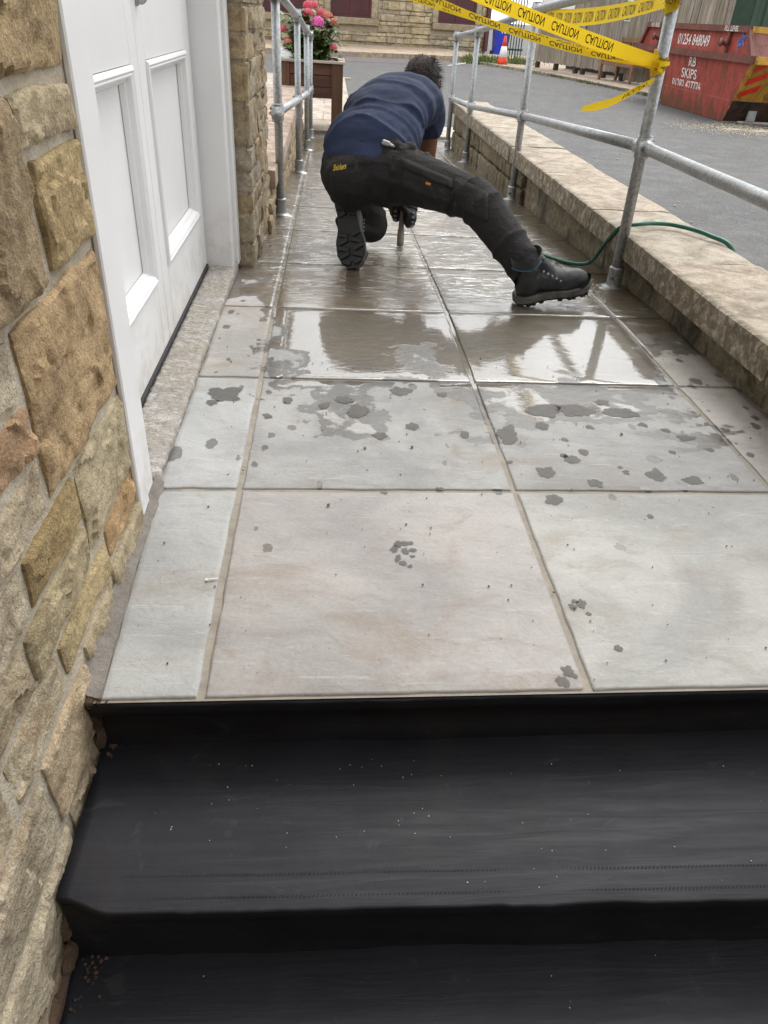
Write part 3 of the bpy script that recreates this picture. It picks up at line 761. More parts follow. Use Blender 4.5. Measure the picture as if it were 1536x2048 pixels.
for i in range(len(LJ)-1):
    if i == 0: coping(lw, -.37, -.085, 4.05, LJ[1]-.004, .104, .200, 77, (.45, .36, .30))
    else: coping(lw, -.40, -.085, LJ[i]+.004, LJ[i+1]-.004, .104, .200+lr.uniform(-.004, .004), 80+i, lr.choice(((.47, .37, .31), (.44, .345, .295), (.48, .39, .33))))
# ================================================================ galvanised handrails
TR = .0215
SCREW = plain('set_screw', (.20, .20, .20), .45, .3, 60, .7)
def ring(c, ax, r, h, n=20):
    a = V(ax).normalized(); c = V(c)
    prof = [(-h/2, r*.94), (-h/2+.004, r), (h/2-.004, r), (h/2, r*.94)]
    return tube([c+a*t for t, _ in prof], [q for _, q in prof], n)
def clamp(parent, c, up, rail_dir, sc=1.0, off=1):
    c = V(c); up = V(up).normalized(); d = V(rail_dir).normalized(); r = TR*1.34
    body = join(ring(c, up, r, .072), ring(c+d*.034, d, r, .034), ring(c-d*.034, d, r, .034), ring(c+d*.050, d, r*1.07, .007), ring(c-d*.050, d, r*1.07, .007), ring(c+up*.036, up, r*1.07, .006), ring(c-up*.036, up, r*1.07, .006))
    o = mesh('clamp', body, GALV_B, parent, True)
    side = up.cross(d).normalized()*off
    sc_ = []
    for q in (c-d*.034, c+d*.034, c+up*.02-d*.0):
        mesh('set_screw', tube([q+side*r*.9, q+side*(r+.008)], [.0075, .0068], 10), SCREW, o)
    return o
def base(parent, p):
    p = V(p)
    o = mesh('base_flange', lathe([(.052, -.002), (.052, .004), (.047, .007), (.034, .009), (.0305, .016), (.0300, .074), (.0318, .078), (.0318, .084), (.0285, .088)], 24, p), GALV, parent, True)
    mesh('set_screw', tube([p+V((-.02, -.024, .045)), p+V((-.028, -.034, .045))], .007, 10), SCREW, o)
    rg = random.Random(int(abs(p.y)*100))
    vs, fs = grid(28, 3, lambda u, v: (p.x+(.05+.022*v+.012*v*noise.noise(V((math.cos(u*6.283)*2, math.sin(u*6.283)*2, p.y))))*math.cos(u*6.283), p.y+(.05+.022*v+.012*v*noise.noise(V((math.cos(u*6.283)*2, math.sin(u*6.283)*2, p.y))))*math.sin(u*6.283), p.z+.007-.0075*v+.002*noise.noise(V((u*20, v*5, p.y)))))
    mesh('mortar_collar', (vs, fs), JOINT, o, True)
def railing(name, label, posts, mid, top, loc, screw_side, mid_end=None, top_end=None):
    """posts: (base xyz, top xyz); mid/top: polylines of rail centres, one node per post"""
    g = empty(name, loc); tag(g, label, 'handrail', 'handrails of the ramp')
    for (b, t) in posts:
        mesh('post', tube([b, t], TR, 20), GALV, g, True); base(g, b)
    for nm, pl in (('middle_rail', mid), ('top_rail', top)):
        for i in range(len(pl)-1):
            mesh(nm, pipe(pl[i], pl[i+1], TR, TR*.84, 22), GALV, g, True)
    for pl in (mid, top):
        for i, q in enumerate(pl):
            d = (V(pl[min(i+1, len(pl)-1)])-V(pl[max(i-1, 0)])).normalized()
            if any((V(q)-V(b)).xy.length < .08 for b, _ in posts): clamp(g, q, (0, 0, 1), d, 1, screw_side)
    return g
RP = [((1.40, .93, 0), (1.40, .93, 1.0)), ((1.396, 3.016, -.018), (1.372, 3.016, 1.055)), ((1.412, 5.162, -.104), (1.400, 5.162, .952)), ((1.403, 7.10, -.181), (1.395, 7.10, .805)), ((1.370, 8.056, -.219), (1.362, 8.056, .745))]
RM = [(1.40, .93, .523), (1.386, 3.016, .521), (1.407, 5.162, .398), (1.399, 7.10, .262), (1.366, 8.056, .236)]
RT = [(1.40, .93, 1.0), (1.372, 3.016, 1.055), (1.400, 5.162, .952), (1.395, 7.10, .805), (1.362, 8.056, .745)]
railing('handrail', 'galvanised tube handrail on the road side, wound with yellow tape', RP, RM, RT, (1.4, 5, -.1), -1)
LP = [((-.076, 4.278, -.068), (-.080, 4.278, .945)), ((-.038, 5.955, -.135), (-.042, 5.955, .84)), ((-.020, 7.424, -.194), (-.022, 7.424, .728)), ((-.012, 8.5, -.237), (-.012, 8.5, .665))]
LM = [(-.078, 4.200, .439), (-.078, 4.278, .435), (-.040, 5.955, .341), (-.021, 7.424, .255), (-.012, 8.5, .205)]
LT = [(-.080, 4.278, .945), (-.042, 5.955, .84), (-.022, 7.424, .728), (-.012, 8.5, .665)]
railing('handrail', 'galvanised tube handrail by the stone wall, open rail end facing out', LP, LM, LT, (-.05, 6, -.1), 1)

# ================================================================ caution tape
YEL = NM('yellow_film'); p_ = YEL.pos; n_ = YEL.noise(p_, 20, 4)
TAPE = YEL.fin(YEL.mix(YEL.ss(n_, .3, .7), (.80, .56, .012), (.88, .64, .02)), .45, 0, YEL.bump(YEL.noise(YEL.scale(p_, (1, 1, 4)), 30, 4), .35, .004), Specular_IOR_Level=.25)
tr_ = YEL.n('ShaderNodeBsdfTranslucent'); YEL.put(tr_.inputs[0], (.86, .60, .03)); ms_ = YEL.n('ShaderNodeMixShader'); ms_.inputs[0].default_value = .42   # thin film lets light through
YEL.t.links.new(YEL.b.outputs[0], ms_.inputs[1]); YEL.t.links.new(tr_.outputs[0], ms_.inputs[2]); YEL.t.links.new(ms_.outputs[0], YEL.o.inputs[0])
INK = plain('black_ink', (.012, .011, .010), .4, .1)
def ribbon(center, across, n=40):
    """center(t), across(t) give the middle line and the half-width vector"""
    vs, fs = [], []
    for i in range(n+1):
        t = i/n; c = V(center(t)); a = V(across(t))
        for s_ in (-1, -.33, .33, 1): vs.append(c+a*s_)
    for i in range(n):
        for q in range(3): fs.append((i*4+q, i*4+q+1, (i+1)*4+q+1, (i+1)*4+q))
    return vs, fs
def tape(label, center, across, length, letters=True, pitch=.125, size=.062, off=.0012, t0=.03, t1=.97, n=48, flip=True, xs=.62, phase=0.):
    o = mesh('caution_tape', ribbon(center, across, n), TAPE, None, True)
    tag(o, label, 'barrier tape', 'yellow caution tape on the handrail')
    if letters:
        parts = []; tv, tf = text_vf('CAUTION', 1.0, 1.0, .012)
        w_ = max(v.x for v in tv)-min(v.x for v in tv)
        k = int(length*(t1-t0)/pitch)
        for q in range(k):
            s0 = t0*length+(q+.5+phase)*pitch
            if s0 > t1*length: break
            vs = []
            for v in tv:
                t = (s0 + v.x/w_*pitch*.78)/length; h = (v.y-.36)/.72*1.5
                if flip: h = -h
                c = V(center(t)); a = V(across(t))
                e = 1e-3; tg = (V(center(min(1, t+e)))-V(center(max(0, t-e)))).normalized()
                nn = tg.cross(a).normalized()
                if nn.dot(V(CAM_POS)-c) < 0: nn = -nn
                vs.append(c+a*(h*.82) + nn*off)
            mesh('lettering', (vs, tf), INK, o)
    return o
def lerp(a, b, t): return V(a)+(V(b)-V(a))*t
def sagline(a, b, sag): return lambda t: lerp(a, b, t)+V((0, 0, -4*sag*t*(1-t)))
KN = (1.352, 2.985, .795)
A1 = (-.14, 3.62, 1.275)
def acr(a0, a1): return lambda t: lerp(a0, a1, t)
L_ = (V(A1)-V(KN)).length
# text runs from the knot to the far anchor on the printed face, so lay it from the anchor
tape('wide yellow tape strand slanting up across the ramp from the knot, lettering upside down', sagline(A1, KN, .035), acr((.0, -.009, .025), (.0, -.009, .023)), L_, True, .135, .06)
tape('folded lower strand hanging under the wide yellow tape', lambda t: sagline(A1, KN, .075)(t)+V((0, .03, -.030*math.sin(math.pi*t)**.6)), lambda t: lerp((0, .010, .015), (0, .006, .011), t), L_, True, .165, .05, phase=.4)
tape('thin yellow tape strand seen edge-on below the wide one', sagline((-.14, 3.95, 1.12), (1.345, 2.995, .785), .03), acr((0, .010, .014), (0, .008, .009)), 1.75, True, .16, .05, phase=.2)
tape('short yellow tape strand strung level between two post tops', sagline((1.400, 5.13, .925), (1.372, 3.02, .985), .03), lambda t: lerp((.004, 0, .040), (.004, 0, .022), t**2), 2.13, True, .19, .05, flip=False)
def tail(t):
    q = spline([(1.352, 2.975, .745), (1.30, 2.97, .715), (1.20, 2.96, .665), (1.10, 2.95, .642)], 12); x = t*(len(q)-1); i = min(int(x), len(q)-2); return lerp(q[i], q[i+1], x-i)
tape('loose tail of yellow tape drooping from the knotted post', tail, lambda t: lerp((.004, .010, .008), (.003, -.009, .016), smooth01(0, .5, t))*(1-.45*smooth01(.8, 1, t)), .28, True, .125, .05, t0=.12, t1=.98, flip=False)
# the knots round the post
kn = []
for i in range(5):
    z0 = .770+i*.010; tilt = .018*math.sin(i*2.1)
    kn.append(grid(24, 2, lambda u, v, z0=z0, tilt=tilt, i=i: (1.374+(TR+.0015+.0012*i)*math.cos(u*6.283), 3.016+(TR+.0015+.0012*i)*math.sin(u*6.283), z0+(v-.5)*.028+tilt*math.cos(u*6.283+i)+.004*math.sin(u*19+i))))
for i in range(4):
    a = i*1.3; c0 = V((1.357, 2.992, .79)); d0 = V((math.cos(a+2.6)*.026, -.014-.006*i, .020*math.sin(a*1.7)))
    kn.append(grid(10, 2, lambda u, v, d0=d0, c0=c0, i=i: c0+d0*u+V((.006*math.sin(u*5+i), -.004, (v-.5)*.026*(1-.6*u)))))
o = mesh('tape_knot', join(*kn), TAPE, None, True)
tag(o, 'crumpled yellow tape knot wound round the nearest post at mid height', 'barrier tape', 'yellow caution tape on the handrail')
mesh('lettering', join(*[fold_flat(text_vf('CAUTION', .02, .7), lambda x, y, z0=z0: (1.374+(TR+.0095)*math.cos(-1.9+x/TR), 3.016+(TR+.0095)*math.sin(-1.9+x/TR), z0+y)) for z0 in (.772, .798)]), INK, o)
kn = [grid(24, 2, lambda u, v, i=i: (1.372+(TR+.002+.0014*i)*math.cos(u*6.283), 3.016+(TR+.002+.0014*i)*math.sin(u*6.283), .965+i*.012+(v-.5)*.03+.012*math.cos(u*6.283+i*2))) for i in range(4)]
o = mesh('tape_knot', join(*kn), TAPE, None, True)
tag(o, 'yellow tape wrapped round the top of the nearest post', 'barrier tape', 'yellow caution tape on the handrail')
mesh('lettering', join(*[fold_flat(text_vf('CAUTION', .024, .7), lambda x, y: (1.372+(TR+.0115)*math.cos(-1.8+x/TR), 3.016+(TR+.0115)*math.sin(-1.8+x/TR), .968+y))]), INK, o)

# ================================================================ green hose
HOSE = plain('green_hose', (.006, .105, .065), .32, .15, 30)
hp = spline([(1.165, 3.62, -.028), (1.24, 3.47, -.024), (1.315, 3.37, -.020), (1.372, 3.29, .010), (1.386, 3.19, .12), (1.40, 3.10, .205), (1.47, 3.085, .226), (1.56, 3.125, .224), (1.65, 3.11, .222), (1.73, 2.98, .219), (1.79, 2.86, .185), (1.83, 2.74, -.02), (1.87, 2.60, -.225), (1.95, 2.42, -.238), (2.1, 2.30, -.238), (2.5, 2.25, -.238)], 10)
o = mesh('garden_hose', tube(hp, .0088, 12), HOSE, None, True)
tag(o, 'green garden hose running over the coping down to the wet paving', 'hose')
mesh('hose_end', join(tube([(1.150, 3.652, -.030), (1.165, 3.62, -.028)], .0125, 12), tube([(1.140, 3.672, -.031), (1.150, 3.652, -.030)], .007, 10)), plain('pale_plastic', (.55, .60, .58), .4), o, True)

# ================================================================ splashes and stray marks on the dry slabs
WETF = NM('damp_stone'); p_ = WETF.pos; n_ = WETF.noise(p_, 40, 5, .65)
WETF.fin(WETF.mix(WETF.ss(n_, .3, .7), (.088, .083, .075), (.125, .118, .108)), .62)
at_ = WETF.n('ShaderNodeAttribute'); at_.attribute_name = 'fade'
al_ = WETF.ss(WETF.math('ADD', at_.outputs['Fac'], WETF.math('MULTIPLY', WETF.math('SUBTRACT', WETF.noise(p_, 130, 5, .7), .5), 1.1)), .12, .75)
WETF.put(WETF.b.inputs['Alpha'], WETF.math('MULTIPLY', al_, .80)); WET = WETF.m
def blob(cx, cy, a, b, ang, seed, n=30):
    """flat irregular stain: centre, inner rings, feathered rim"""
    vs = [V((cx, cy, 0))]; fs = []; rings = (.45, .75, 1.0, 1.16)
    for f in rings:
        for i in range(n):
            q = i/n*2*math.pi; r = f*(1+.50*noise.noise(V((math.cos(q)*1.3, math.sin(q)*1.3, seed*7.3)))+.26*noise.noise(V((math.cos(q)*3.5, math.sin(q)*3.5, seed))))
            x, y = a*r*math.cos(q), b*r*math.sin(q)
            vs.append(V((cx+x*math.cos(ang)-y*math.sin(ang), cy+x*math.sin(ang)+y*math.cos(ang), 0)))
    for i in range(n):
        i2 = (i+1) % n; fs.append((0, 1+i, 1+i2))
        for k_ in range(len(rings)-1): fs.append((1+k_*n+i, 1+(k_+1)*n+i, 1+(k_+1)*n+i2, 1+k_*n+i2))
    return [V((v.x, v.y, ramp_z(v.y)+.0011)) for v in vs], fs
SPL = [(0.339, 1.172, 0.0082, 0.0101, 0), (0.357, 1.177, 0.0124, 0.0085, 0), (0.33, 1.157, 0.0071, 0.01, 0), (0.351, 1.15, 0.0081, 0.0099, 0), (0.368, 1.154, 0.0071, 0.0066, 0), (0.336, 1.127, 0.007, 0.0113, 0), (0.344, 1.112, 0.0079, 0.0063, 0), (0.365, 1.134, 0.005, 0.0049, 0), (0.357, 1.102, 0.0049, 0.0047, 0), (0.651, 0.986, 0.0086, 0.0097, 0), (0.67, 0.994, 0.0087, 0.0112, 0), (0.66, 1.001, 0.0058, 0.0056, 0), (0.676, 0.967, 0.0047, 0.0054, 0), (0.598, 0.827, 0.0103, 0.0113, 0), (0.583, 0.803, 0.0109, 0.0109, 0), (0.607, 0.816, 0.0051, 0.0055, 0), (0.72, 1.465, 0.0211, 0.0258, 0), (0.8, 1.53, 0.0194, 0.0199, 0), (0.84, 1.566, 0.0132, 0.0154, 0), (0.785, 1.546, 0.0091, 0.0126, 0), (0.826, 1.419, 0.0172, 0.018, 0), (0.991, 1.46, 0.0243, 0.026, 0), (1.074, 1.438, 0.0268, 0.0185, 0), (0.708, 1.346, 0.0199, 0.0208, 0), (0.911, 1.285, 0.007, 0.0079, 0), (0.702, 0.879, 0.0072, 0.0073, 0), (0.92, 1.472, 0.0089, 0.0095, 0), (0.913, 1.495, 0.0064, 0.0072, 0), (0.798, 1.795, 0.0464, 0.0379, 0), (0.888, 1.8, 0.0498, 0.0382, 0), (1.011, 1.797, 0.0533, 0.0318, 0), (1.148, 1.655, 0.0255, 0.0169, 0), (1.108, 1.695, 0.0143, 0.0116, 0), (1.279, 1.703, 0.0132, 0.0118, 0), (0.768, 1.702, 0.0167, 0.0203, 0), (0.662, 1.65, 0.0269, 0.0475, 0), (0.327, 1.633, 0.018, 0.0187, 0), (0.416, 1.683, 0.0173, 0.0197, 0), (0.275, 1.768, 0.0298, 0.0362, 0), (0.24, 1.833, 0.025, 0.0253, 0), (0.185, 1.796, 0.0163, 0.0183, 0), (0.083, 1.821, 0.0122, 0.0218, 0), (0.035, 1.727, 0.0117, 0.0143, 0), (-0.087, 1.849, 0.0487, 0.0447, 0), (-0.117, 1.798, 0.0184, 0.0181, 0), (0.983, 1.859, 0.0212, 0.0199, 0), (1.053, 1.724, 0.013, 0.0119, 0), (0.899, 1.703, 0.0112, 0.0116, 0), (1.187, 1.592, 0.0111, 0.0107, 0), (0.81, 1.63, 0.0095, 0.0109, 0), (0.399, 1.897, 0.029, 0.0269, 0), (0.52, 1.881, 0.0146, 0.0166, 0), (0.549, 1.645, 0.0119, 0.0191, 0), (1.079, 1.575, 0.0081, 0.0105, 0), (1.285, 1.57, 0.0111, 0.0105, 0), (0.64, 1.51, 0.0063, 0.0072, 0), (0.323, 1.367, 0.0091, 0.0062, 0), (0.451, 1.385, 0.0081, 0.0064, 0)]     # x, y, half width, half length, turn
o = mesh('water_splashes', join(*[blob(s_[0], s_[1], s_[2]*.95, s_[3]*.95, .25*math.sin(i*2.3), i, 30) for i, s_ in enumerate(SPL)]), WET, None); o['kind'] = 'stuff'
fa = o.data.attributes.new('fade', 'FLOAT', 'POINT'); fa.data.foreach_set('value', ([1.0]+[1.0]*60+[.7]*30+[.0]*30)*len(SPL))
tag(o, 'dark damp splashes and drips on the dry paving slabs', 'water')
cb = random.Random(17); parts = []
for i in range(210):
    x = cb.uniform(-.14, 1.44); y = cb.uniform(.80, 2.2) if cb.random() < .8 else cb.uniform(.8, 1.3)
    s_ = cb.uniform(.0006, .0022)*(1 if cb.random() < .93 else 1.8)
    parts.append(move(rbox(2*s_, 2*s_, 1.4*s_, (2, 2, 2), s_*.7, s_*.5, 300, i), T(x, y, ramp_z(y)+.0016+s_*.6)))
o = mesh('crumbs', join(*parts), plain('stone_crumbs', (.17, .145, .115), .9, .5, 30), None); o['kind'] = 'stuff'
tag(o, 'loose mortar crumbs scattered over the paving', 'grit')
cbm = plain('white_plastic', (.75, .75, .74), .4, .05)
for (x, y, a, lb) in ((-.018, 1.056, .15, 'tiny white scrap on the joint of the front slabs'), (.055, 1.972, .8, 'tiny white scrap on the joint beside the puddle')):
    o = mesh('plastic_scrap', join(move(bevbox(-.010, .010, -.0015, .0015, 0, .002, .0006), T(x, y, .003) @ rot(a, 'Z')), move(lathe([(.0035, 0), (.0035, .002), (.0018, .002)], 10), T(x-.0095*math.cos(a), y-.0095*math.sin(a), .003))), cbm, None)
    tag(o, lb, 'scrap')

# ================================================================ pavements beyond the ramp
FLAG = m_stone('pale_flags', 1.0, .5, .05)
GZ = -.25
def flags(parent, poly_fn, x0, x1, y0, y1, dx, dy, z, seed, cols):
    rn = random.Random(seed); y = y0; row = 0
    while y < y1-.05:
        h = min(dy, y1-y); x = x0-(dx*.5 if row % 2 else 0)
        while x < x1-.02:
            a, b = max(x, x0), min(x+dx, x1)
            if b-a > .06 and poly_fn((a+b)/2, y+h/2):
                mesh('paving_flag', bevbox(a+.006, b-.006, y+.006, y+h-.006, z-.05, z+rn.uniform(-.002, .002), .004), FLAG, parent, False, rn.choice(cols))
            x += dx
        y += h; row += 1
fp = empty('footpath', (-1, 12, GZ)); struct(fp)
PC = [(.50, .44, .39), (.46, .41, .37), (.53, .47, .41), (.48, .425, .385)]
mesh('bed', box(-5.0, .47, 9.03, 16.75, GZ-.1, GZ+.022), MORTAR_FAR, fp); mesh('bed', box(.4695, 1.75, 9.03, 9.95, GZ-.1, GZ+.0215), MORTAR_FAR, fp)
flags(fp, lambda x, y: True, -3.2, .34, 9.04, 16.7, .6, .9, GZ+.028, 4, PC)
flags(fp, lambda x, y: True, .34, 1.74, 9.04, 9.94, .7, .45, GZ+.028, 5, [(.60, .56, .50), (.57, .54, .49)])
for i in range(8): mesh('kerbstone', bevbox(.345, .465, 9.96+i*.845, 9.96+i*.845+.835, GZ-.1, GZ+.034, .012), COPE, fp, False, (.47, .43, .37))
for i in range(6): mesh('kerbstone', bevbox(-4.8+i*.9, -4.8+i*.9+.89, 16.72, 16.84, GZ-.1, GZ+.03, .012), COPE, fp, False, (.44, .40, .34))

# ================================================================ far stone building across the road
FA = R(18); FO = V((0, 31.5, 0)); FD = V((math.cos(FA), math.sin(FA), 0)); FN = V((math.sin(FA), -math.cos(FA), 0))
FM = Matrix(((FD.x, -FN.x, 0, FO.x), (FD.y, -FN.y, 0, FO.y), (0, 0, 1, 0), (0, 0, 0, 1)))   # local x along wall, y into it
far = empty('far_building', (0, 31.5, GZ))
tag(far, 'weathered stone building across the road with boarded maroon windows', 'building')
def fmesh(n, vf, m, par=far, smooth=False, color=None): return mesh(n, move(vf, FM), m, par, smooth, color)
WINS = [(-2.30, -.74), (.16, 1.71), (4.41, 5.98), (-5.2, -3.7), (-8.2, -6.7)]
fmesh('wall_core', box(-22, 6.55, .052, 6.0, -.3, 5.6), m_stone('far_wall_stone', 1.0, .35, .12), far, False, (.47, .40, .285))
fmesh('roof', prism([(-.3, 5.6), (3.0, 7.0), (6.3, 5.6)], -22.2, 6.8, 'YZ'), plain('grey_slate', (.10, .105, .115), .7, .25, 3), far)
for (a_, b_, c_, d_) in [(-22, 6.54, -.3, .452)]+[(p0, p1, .4525, 2.6) for p0, p1 in ((-3.45, -2.55), (-.49, -.09), (1.96, 4.16), (6.24, 6.54))]:
    fmesh('mortar_face', box(a_, b_, -.010, .0515, c_, d_), MORTAR_FAR, far)
MAR = plain('maroon_paint', (.058, .010, .014), .45, .2, 3); MAR2 = plain('maroon_frame', (.075, .016, .020), .4, .15, 3)
for (a, b) in WINS:
    wv = fmesh('window', join(box(a, b, .045, .10, .68, 2.4)), MAR)
    m_ = (a+b)/2
    for (c, d) in ((a+.06, m_-.03), (m_+.03, b-.06)): fmesh('board', bevbox(c, d, .030, .046, .74, 2.34, .006), MAR, wv)
    fmesh('frame', join(box(a, a+.06, .012, .046, .68, 2.4), box(b-.06, b, .012, .046, .68, 2.4), box(m_-.03, m_+.03, .014, .046, .7405, 2.34), box(a+.0605, b-.0605, .010, .046, .68, .74)), MAR2, wv)
    fmesh('sill', bevbox(a-.24, b+.26, -.14, .10, .455, .672, .02), COPE, wv, False, (.34, .285, .205))
    fmesh('jamb_stone', bevbox(b+.01, b+.24, -.035, .06, .674, 1.75, .015), STONE_FAR, wv, False, (.42, .36, .26))
    fmesh('jamb_stone', bevbox(a-.24, a-.01, -.035, .06, .674, 1.75, .015), STONE_FAR, wv, False, (.40, .34, .25))
fr2 = random.Random(8); variants = []
for q in range(6):
    vs, fs = rbox(1, .09, 1, (9, 2, 7), .012, .022, 5, q*9.1, 4)
    me = bpy.data.meshes.new('stone'); me.from_pydata([tuple(v) for v in vs], [], fs); me.materials.append(STONE_FAR); me.update()
    me.polygons.foreach_set('use_smooth', [True]*len(me.polygons)); variants.append(me)
FPAL = [(.50, .42, .275), (.45, .38, .26), (.54, .47, .34), (.40, .34, .24), (.48, .42, .31), (.36, .31, .235), (.55, .47, .31)]
z = -.26; count = 0
while z < 1.66:
    h = fr2.choice((.12, .17, .23, .28)) if z > -.05 else .2
    s_ = -3.6+fr2.uniform(0, .3)
    while s_ < 6.5:
        L = fr2.uniform(.22, .85); e_ = min(s_+L, 6.55)
        segs = [(s_, e_)]
        for (a, b) in WINS:
            lo, hi = a-.25, b+.27
            ns = []
            for (p0, p1) in segs:
                if z+h > .455 and p1 > lo and p0 < hi:
                    if p0 < lo-.05: ns.append((p0, lo))
                    if p1 > hi+.05: ns.append((hi, p1))
                else: ns.append((p0, p1))
            segs = ns
        for (p0, p1) in segs:
            zt = z+h
            if p1-p0 > .06:
                c = fr2.choice(FPAL); dk = .62 if z < -.1 else 1
                q = FM @ V(((p0+p1)/2, .022+fr2.uniform(-.014, .010), z+h/2))
                share('stone', fr2.choice(variants), q, far, (0, 0, FA), (p1-p0-.006, 1, h-.005), tuple(x*dk for x in c)); count += 1
        s_ = e_
    z += h
# the pavement and kerb along it
fk = empty('far_pavement', (1, 28, GZ)); struct(fk)
kx0, ky0, kx1, ky1 = -1.81, 24.3, 3.9, 26.75
kd = V((kx1-kx0, ky1-ky0, 0)).normalized(); kn_ = V((-kd.y, kd.x, 0))
def kpt(s_, o_, z): return V((kx0, ky0, 0))+kd*s_+kn_*o_+V((0, 0, z))
pv = [kpt(-20, .13, GZ+.115), kpt(9.2, .13, GZ+.115), kpt(9.2, 8, GZ+.115), kpt(-20, 9, GZ+.115)]
mesh('flagstones', (pv, [(0, 1, 2, 3)]), m_stone('pavement_flags', 1.0, .4, .12), fk, False, (.44, .355, .275))
for i in range(32):
    a = -19.5+i*.9; vs, fs = box(a+.006, a+.894, 0, .14, GZ-.1, GZ+.125)
    mesh('kerbstone', ([kpt(v.x, v.y, v.z) for v in vs], fs), COPE, fk, False, (.42+.04*math.sin(i*2.3), .355+.04*math.sin(i*2.3), .28))
for i in range(13):                 # joints between the flags: each second row of slabs slightly proud
    a = -4+i*1.05; vs, fs = bevbox(a+.01, a+1.03, .16, 2.6, GZ+.08, GZ+.121, .006)
    mesh('paving_flag', ([kpt(v.x, v.y, v.z) for v in vs], fs), FLAG, fk, False, (.47+.04*math.sin(i*1.7), .385+.03*math.sin(i*1.7), .305))
gut = [kpt(-20, -.02, GZ+.004), kpt(10, -.02, GZ+.004), kpt(10, -2.3, GZ+.004), kpt(-20, -2.3, GZ+.004)]
struct(mesh('road_patch', ([gut[0], gut[3], gut[2], gut[1]], [(0, 1, 2, 3)]), (lambda k: k.fin(k.mix(k.ss(k.noise(k.pos, 3, 5), .3, .7), (.098, .082, .080), (.135, .112, .108)), .85, 0, k.bump(k.noise(k.pos, 60, 3), .4, .005)))(NM('reddish_asphalt'))))
struct(mesh('road_marking', ([V((3.42, 23.75, GZ+.008)), V((3.50, 23.72, GZ+.008)), V((4.52, 26.2, GZ+.008)), V((4.42, 26.25, GZ+.008))], [(0, 1, 2, 3)]), plain('worn_white_paint', (.55, .54, .52), .7, .25, 9)))

# ================================================================ drainpipe, bin, cone, weeds
o = empty('drainpipe', FM @ V((6.48, -.10, GZ))); tag(o, 'maroon square drainpipe at the corner of the far building', 'drainpipe')
fmesh('pipe', bevbox(6.40, 6.56, -.18, -.02, GZ+.1, 4.5, .02), MAR2, o); fmesh('bracket', bevbox(6.37, 6.59, -.19, .0, .55, .62, .008), MAR, o); fmesh('bracket', bevbox(6.37, 6.59, -.19, .0, 1.9, 1.97, .008), MAR, o)
BX, BY = 6.42, 31.6
bn = empty('wheelie_bin', (BX, BY, GZ)); tag(bn, 'blue wheelie bin with white number behind the traffic cone', 'bin')
BLUE = plain('blue_plastic', (.012, .035, .42), .4, .15, 4); BK = plain('black_plastic', (.02, .02, .022), .5)
def taper(w0, d0, w1, d1, z0, z1, cx, cy):
    vs = [V((cx-w0/2, cy-d0/2, z0)), V((cx+w0/2, cy-d0/2, z0)), V((cx+w0/2, cy+d0/2, z0)), V((cx-w0/2, cy+d0/2, z0)), V((cx-w1/2, cy-d1/2, z1)), V((cx+w1/2, cy-d1/2, z1)), V((cx+w1/2, cy+d1/2, z1)), V((cx-w1/2, cy+d1/2, z1))]
    return vs, box(0, 1, 0, 1, 0, 1)[1]
mesh('body', taper(.46, .50, .57, .66, GZ+.06, GZ+.98, BX, BY), BLUE, bn)
mesh('rim', bevbox(BX-.30, BX+.30, BY-.35, BY+.35, GZ+.95, GZ+1.0, .01), BLUE, bn)
mesh('lid', join(bevbox(BX-.305, BX+.305, BY-.37, BY+.34, GZ+1.002, GZ+1.05, .015), bevbox(BX-.22, BX+.22, BY-.28, BY+.25, GZ+1.048, GZ+1.085, .012)), BLUE, bn)
mesh('handle', tube([(BX-.25, BY+.38, GZ+.99), (BX+.25, BY+.38, GZ+.99)], .016, 10), BLUE, bn)
for s_ in (-1, 1): mesh('wheel', move(lathe([(.04, -.025), (.10, -.025), (.105, -.01), (.105, .01), (.10, .025), (.04, .025)], 18), T(BX+s_*.27, BY+.28, GZ+.10) @ rot(R(90), 'Y')), BK, bn, True)
def on_front(x, y, cx, z0): return (cx+x, BY-.285-.075*((z0+y-GZ-.06)/.92)-.006+.02*0, z0+y)
mesh('lettering', join(*[fold_flat(text_vf('18', .26, .85, .02), lambda x, y: (BX+.02+x, BY-.255-.083*((.50+y-GZ-.06)/.92)-.004, .50+y))]), plain('white_print', (.8, .8, .8), .5, .03), bn)
cn = empty('traffic_cone', (5.33, 25.4, GZ)); tag(cn, 'orange and white traffic cone among weeds beside the road', 'traffic cone')
RED = plain('cone_orange', (.72, .055, .018), .45, .12, 6); CW = plain('cone_white', (.80, .80, .78), .4, .06)
CC = (5.33, 25.4, GZ+.028)
def cr(z): return .165-(.165-.03)*z/.74
def cone_band(z0, z1): return lathe([(cr(z0), z0), (cr((z0+z1)/2), (z0+z1)/2), (cr(z1), z1)], 24, CC)
mesh('lower_body', cone_band(.0, .20), RED, cn, True); mesh('sleeve', lathe([(cr(.2)+.003, .2), (cr(.48)+.003, .48)], 24, CC), CW, cn, True); mesh('upper_body', cone_band(.48, .74), RED, cn, True)
mesh('cone_base', move(bevbox(-.21, .21, -.21, .21, 0, .045, .015), T(5.33, 25.4, GZ) @ rot(.4, 'Z')), BK, cn)
GRN = (lambda k: k.fin(k.mix(k.ss(k.noise(k.pos, 9, 3), .3, .7), (.055, .10, .018), (.14, .17, .045)), .7))(NM('weed_green'))
wd = random.Random(4); parts = []
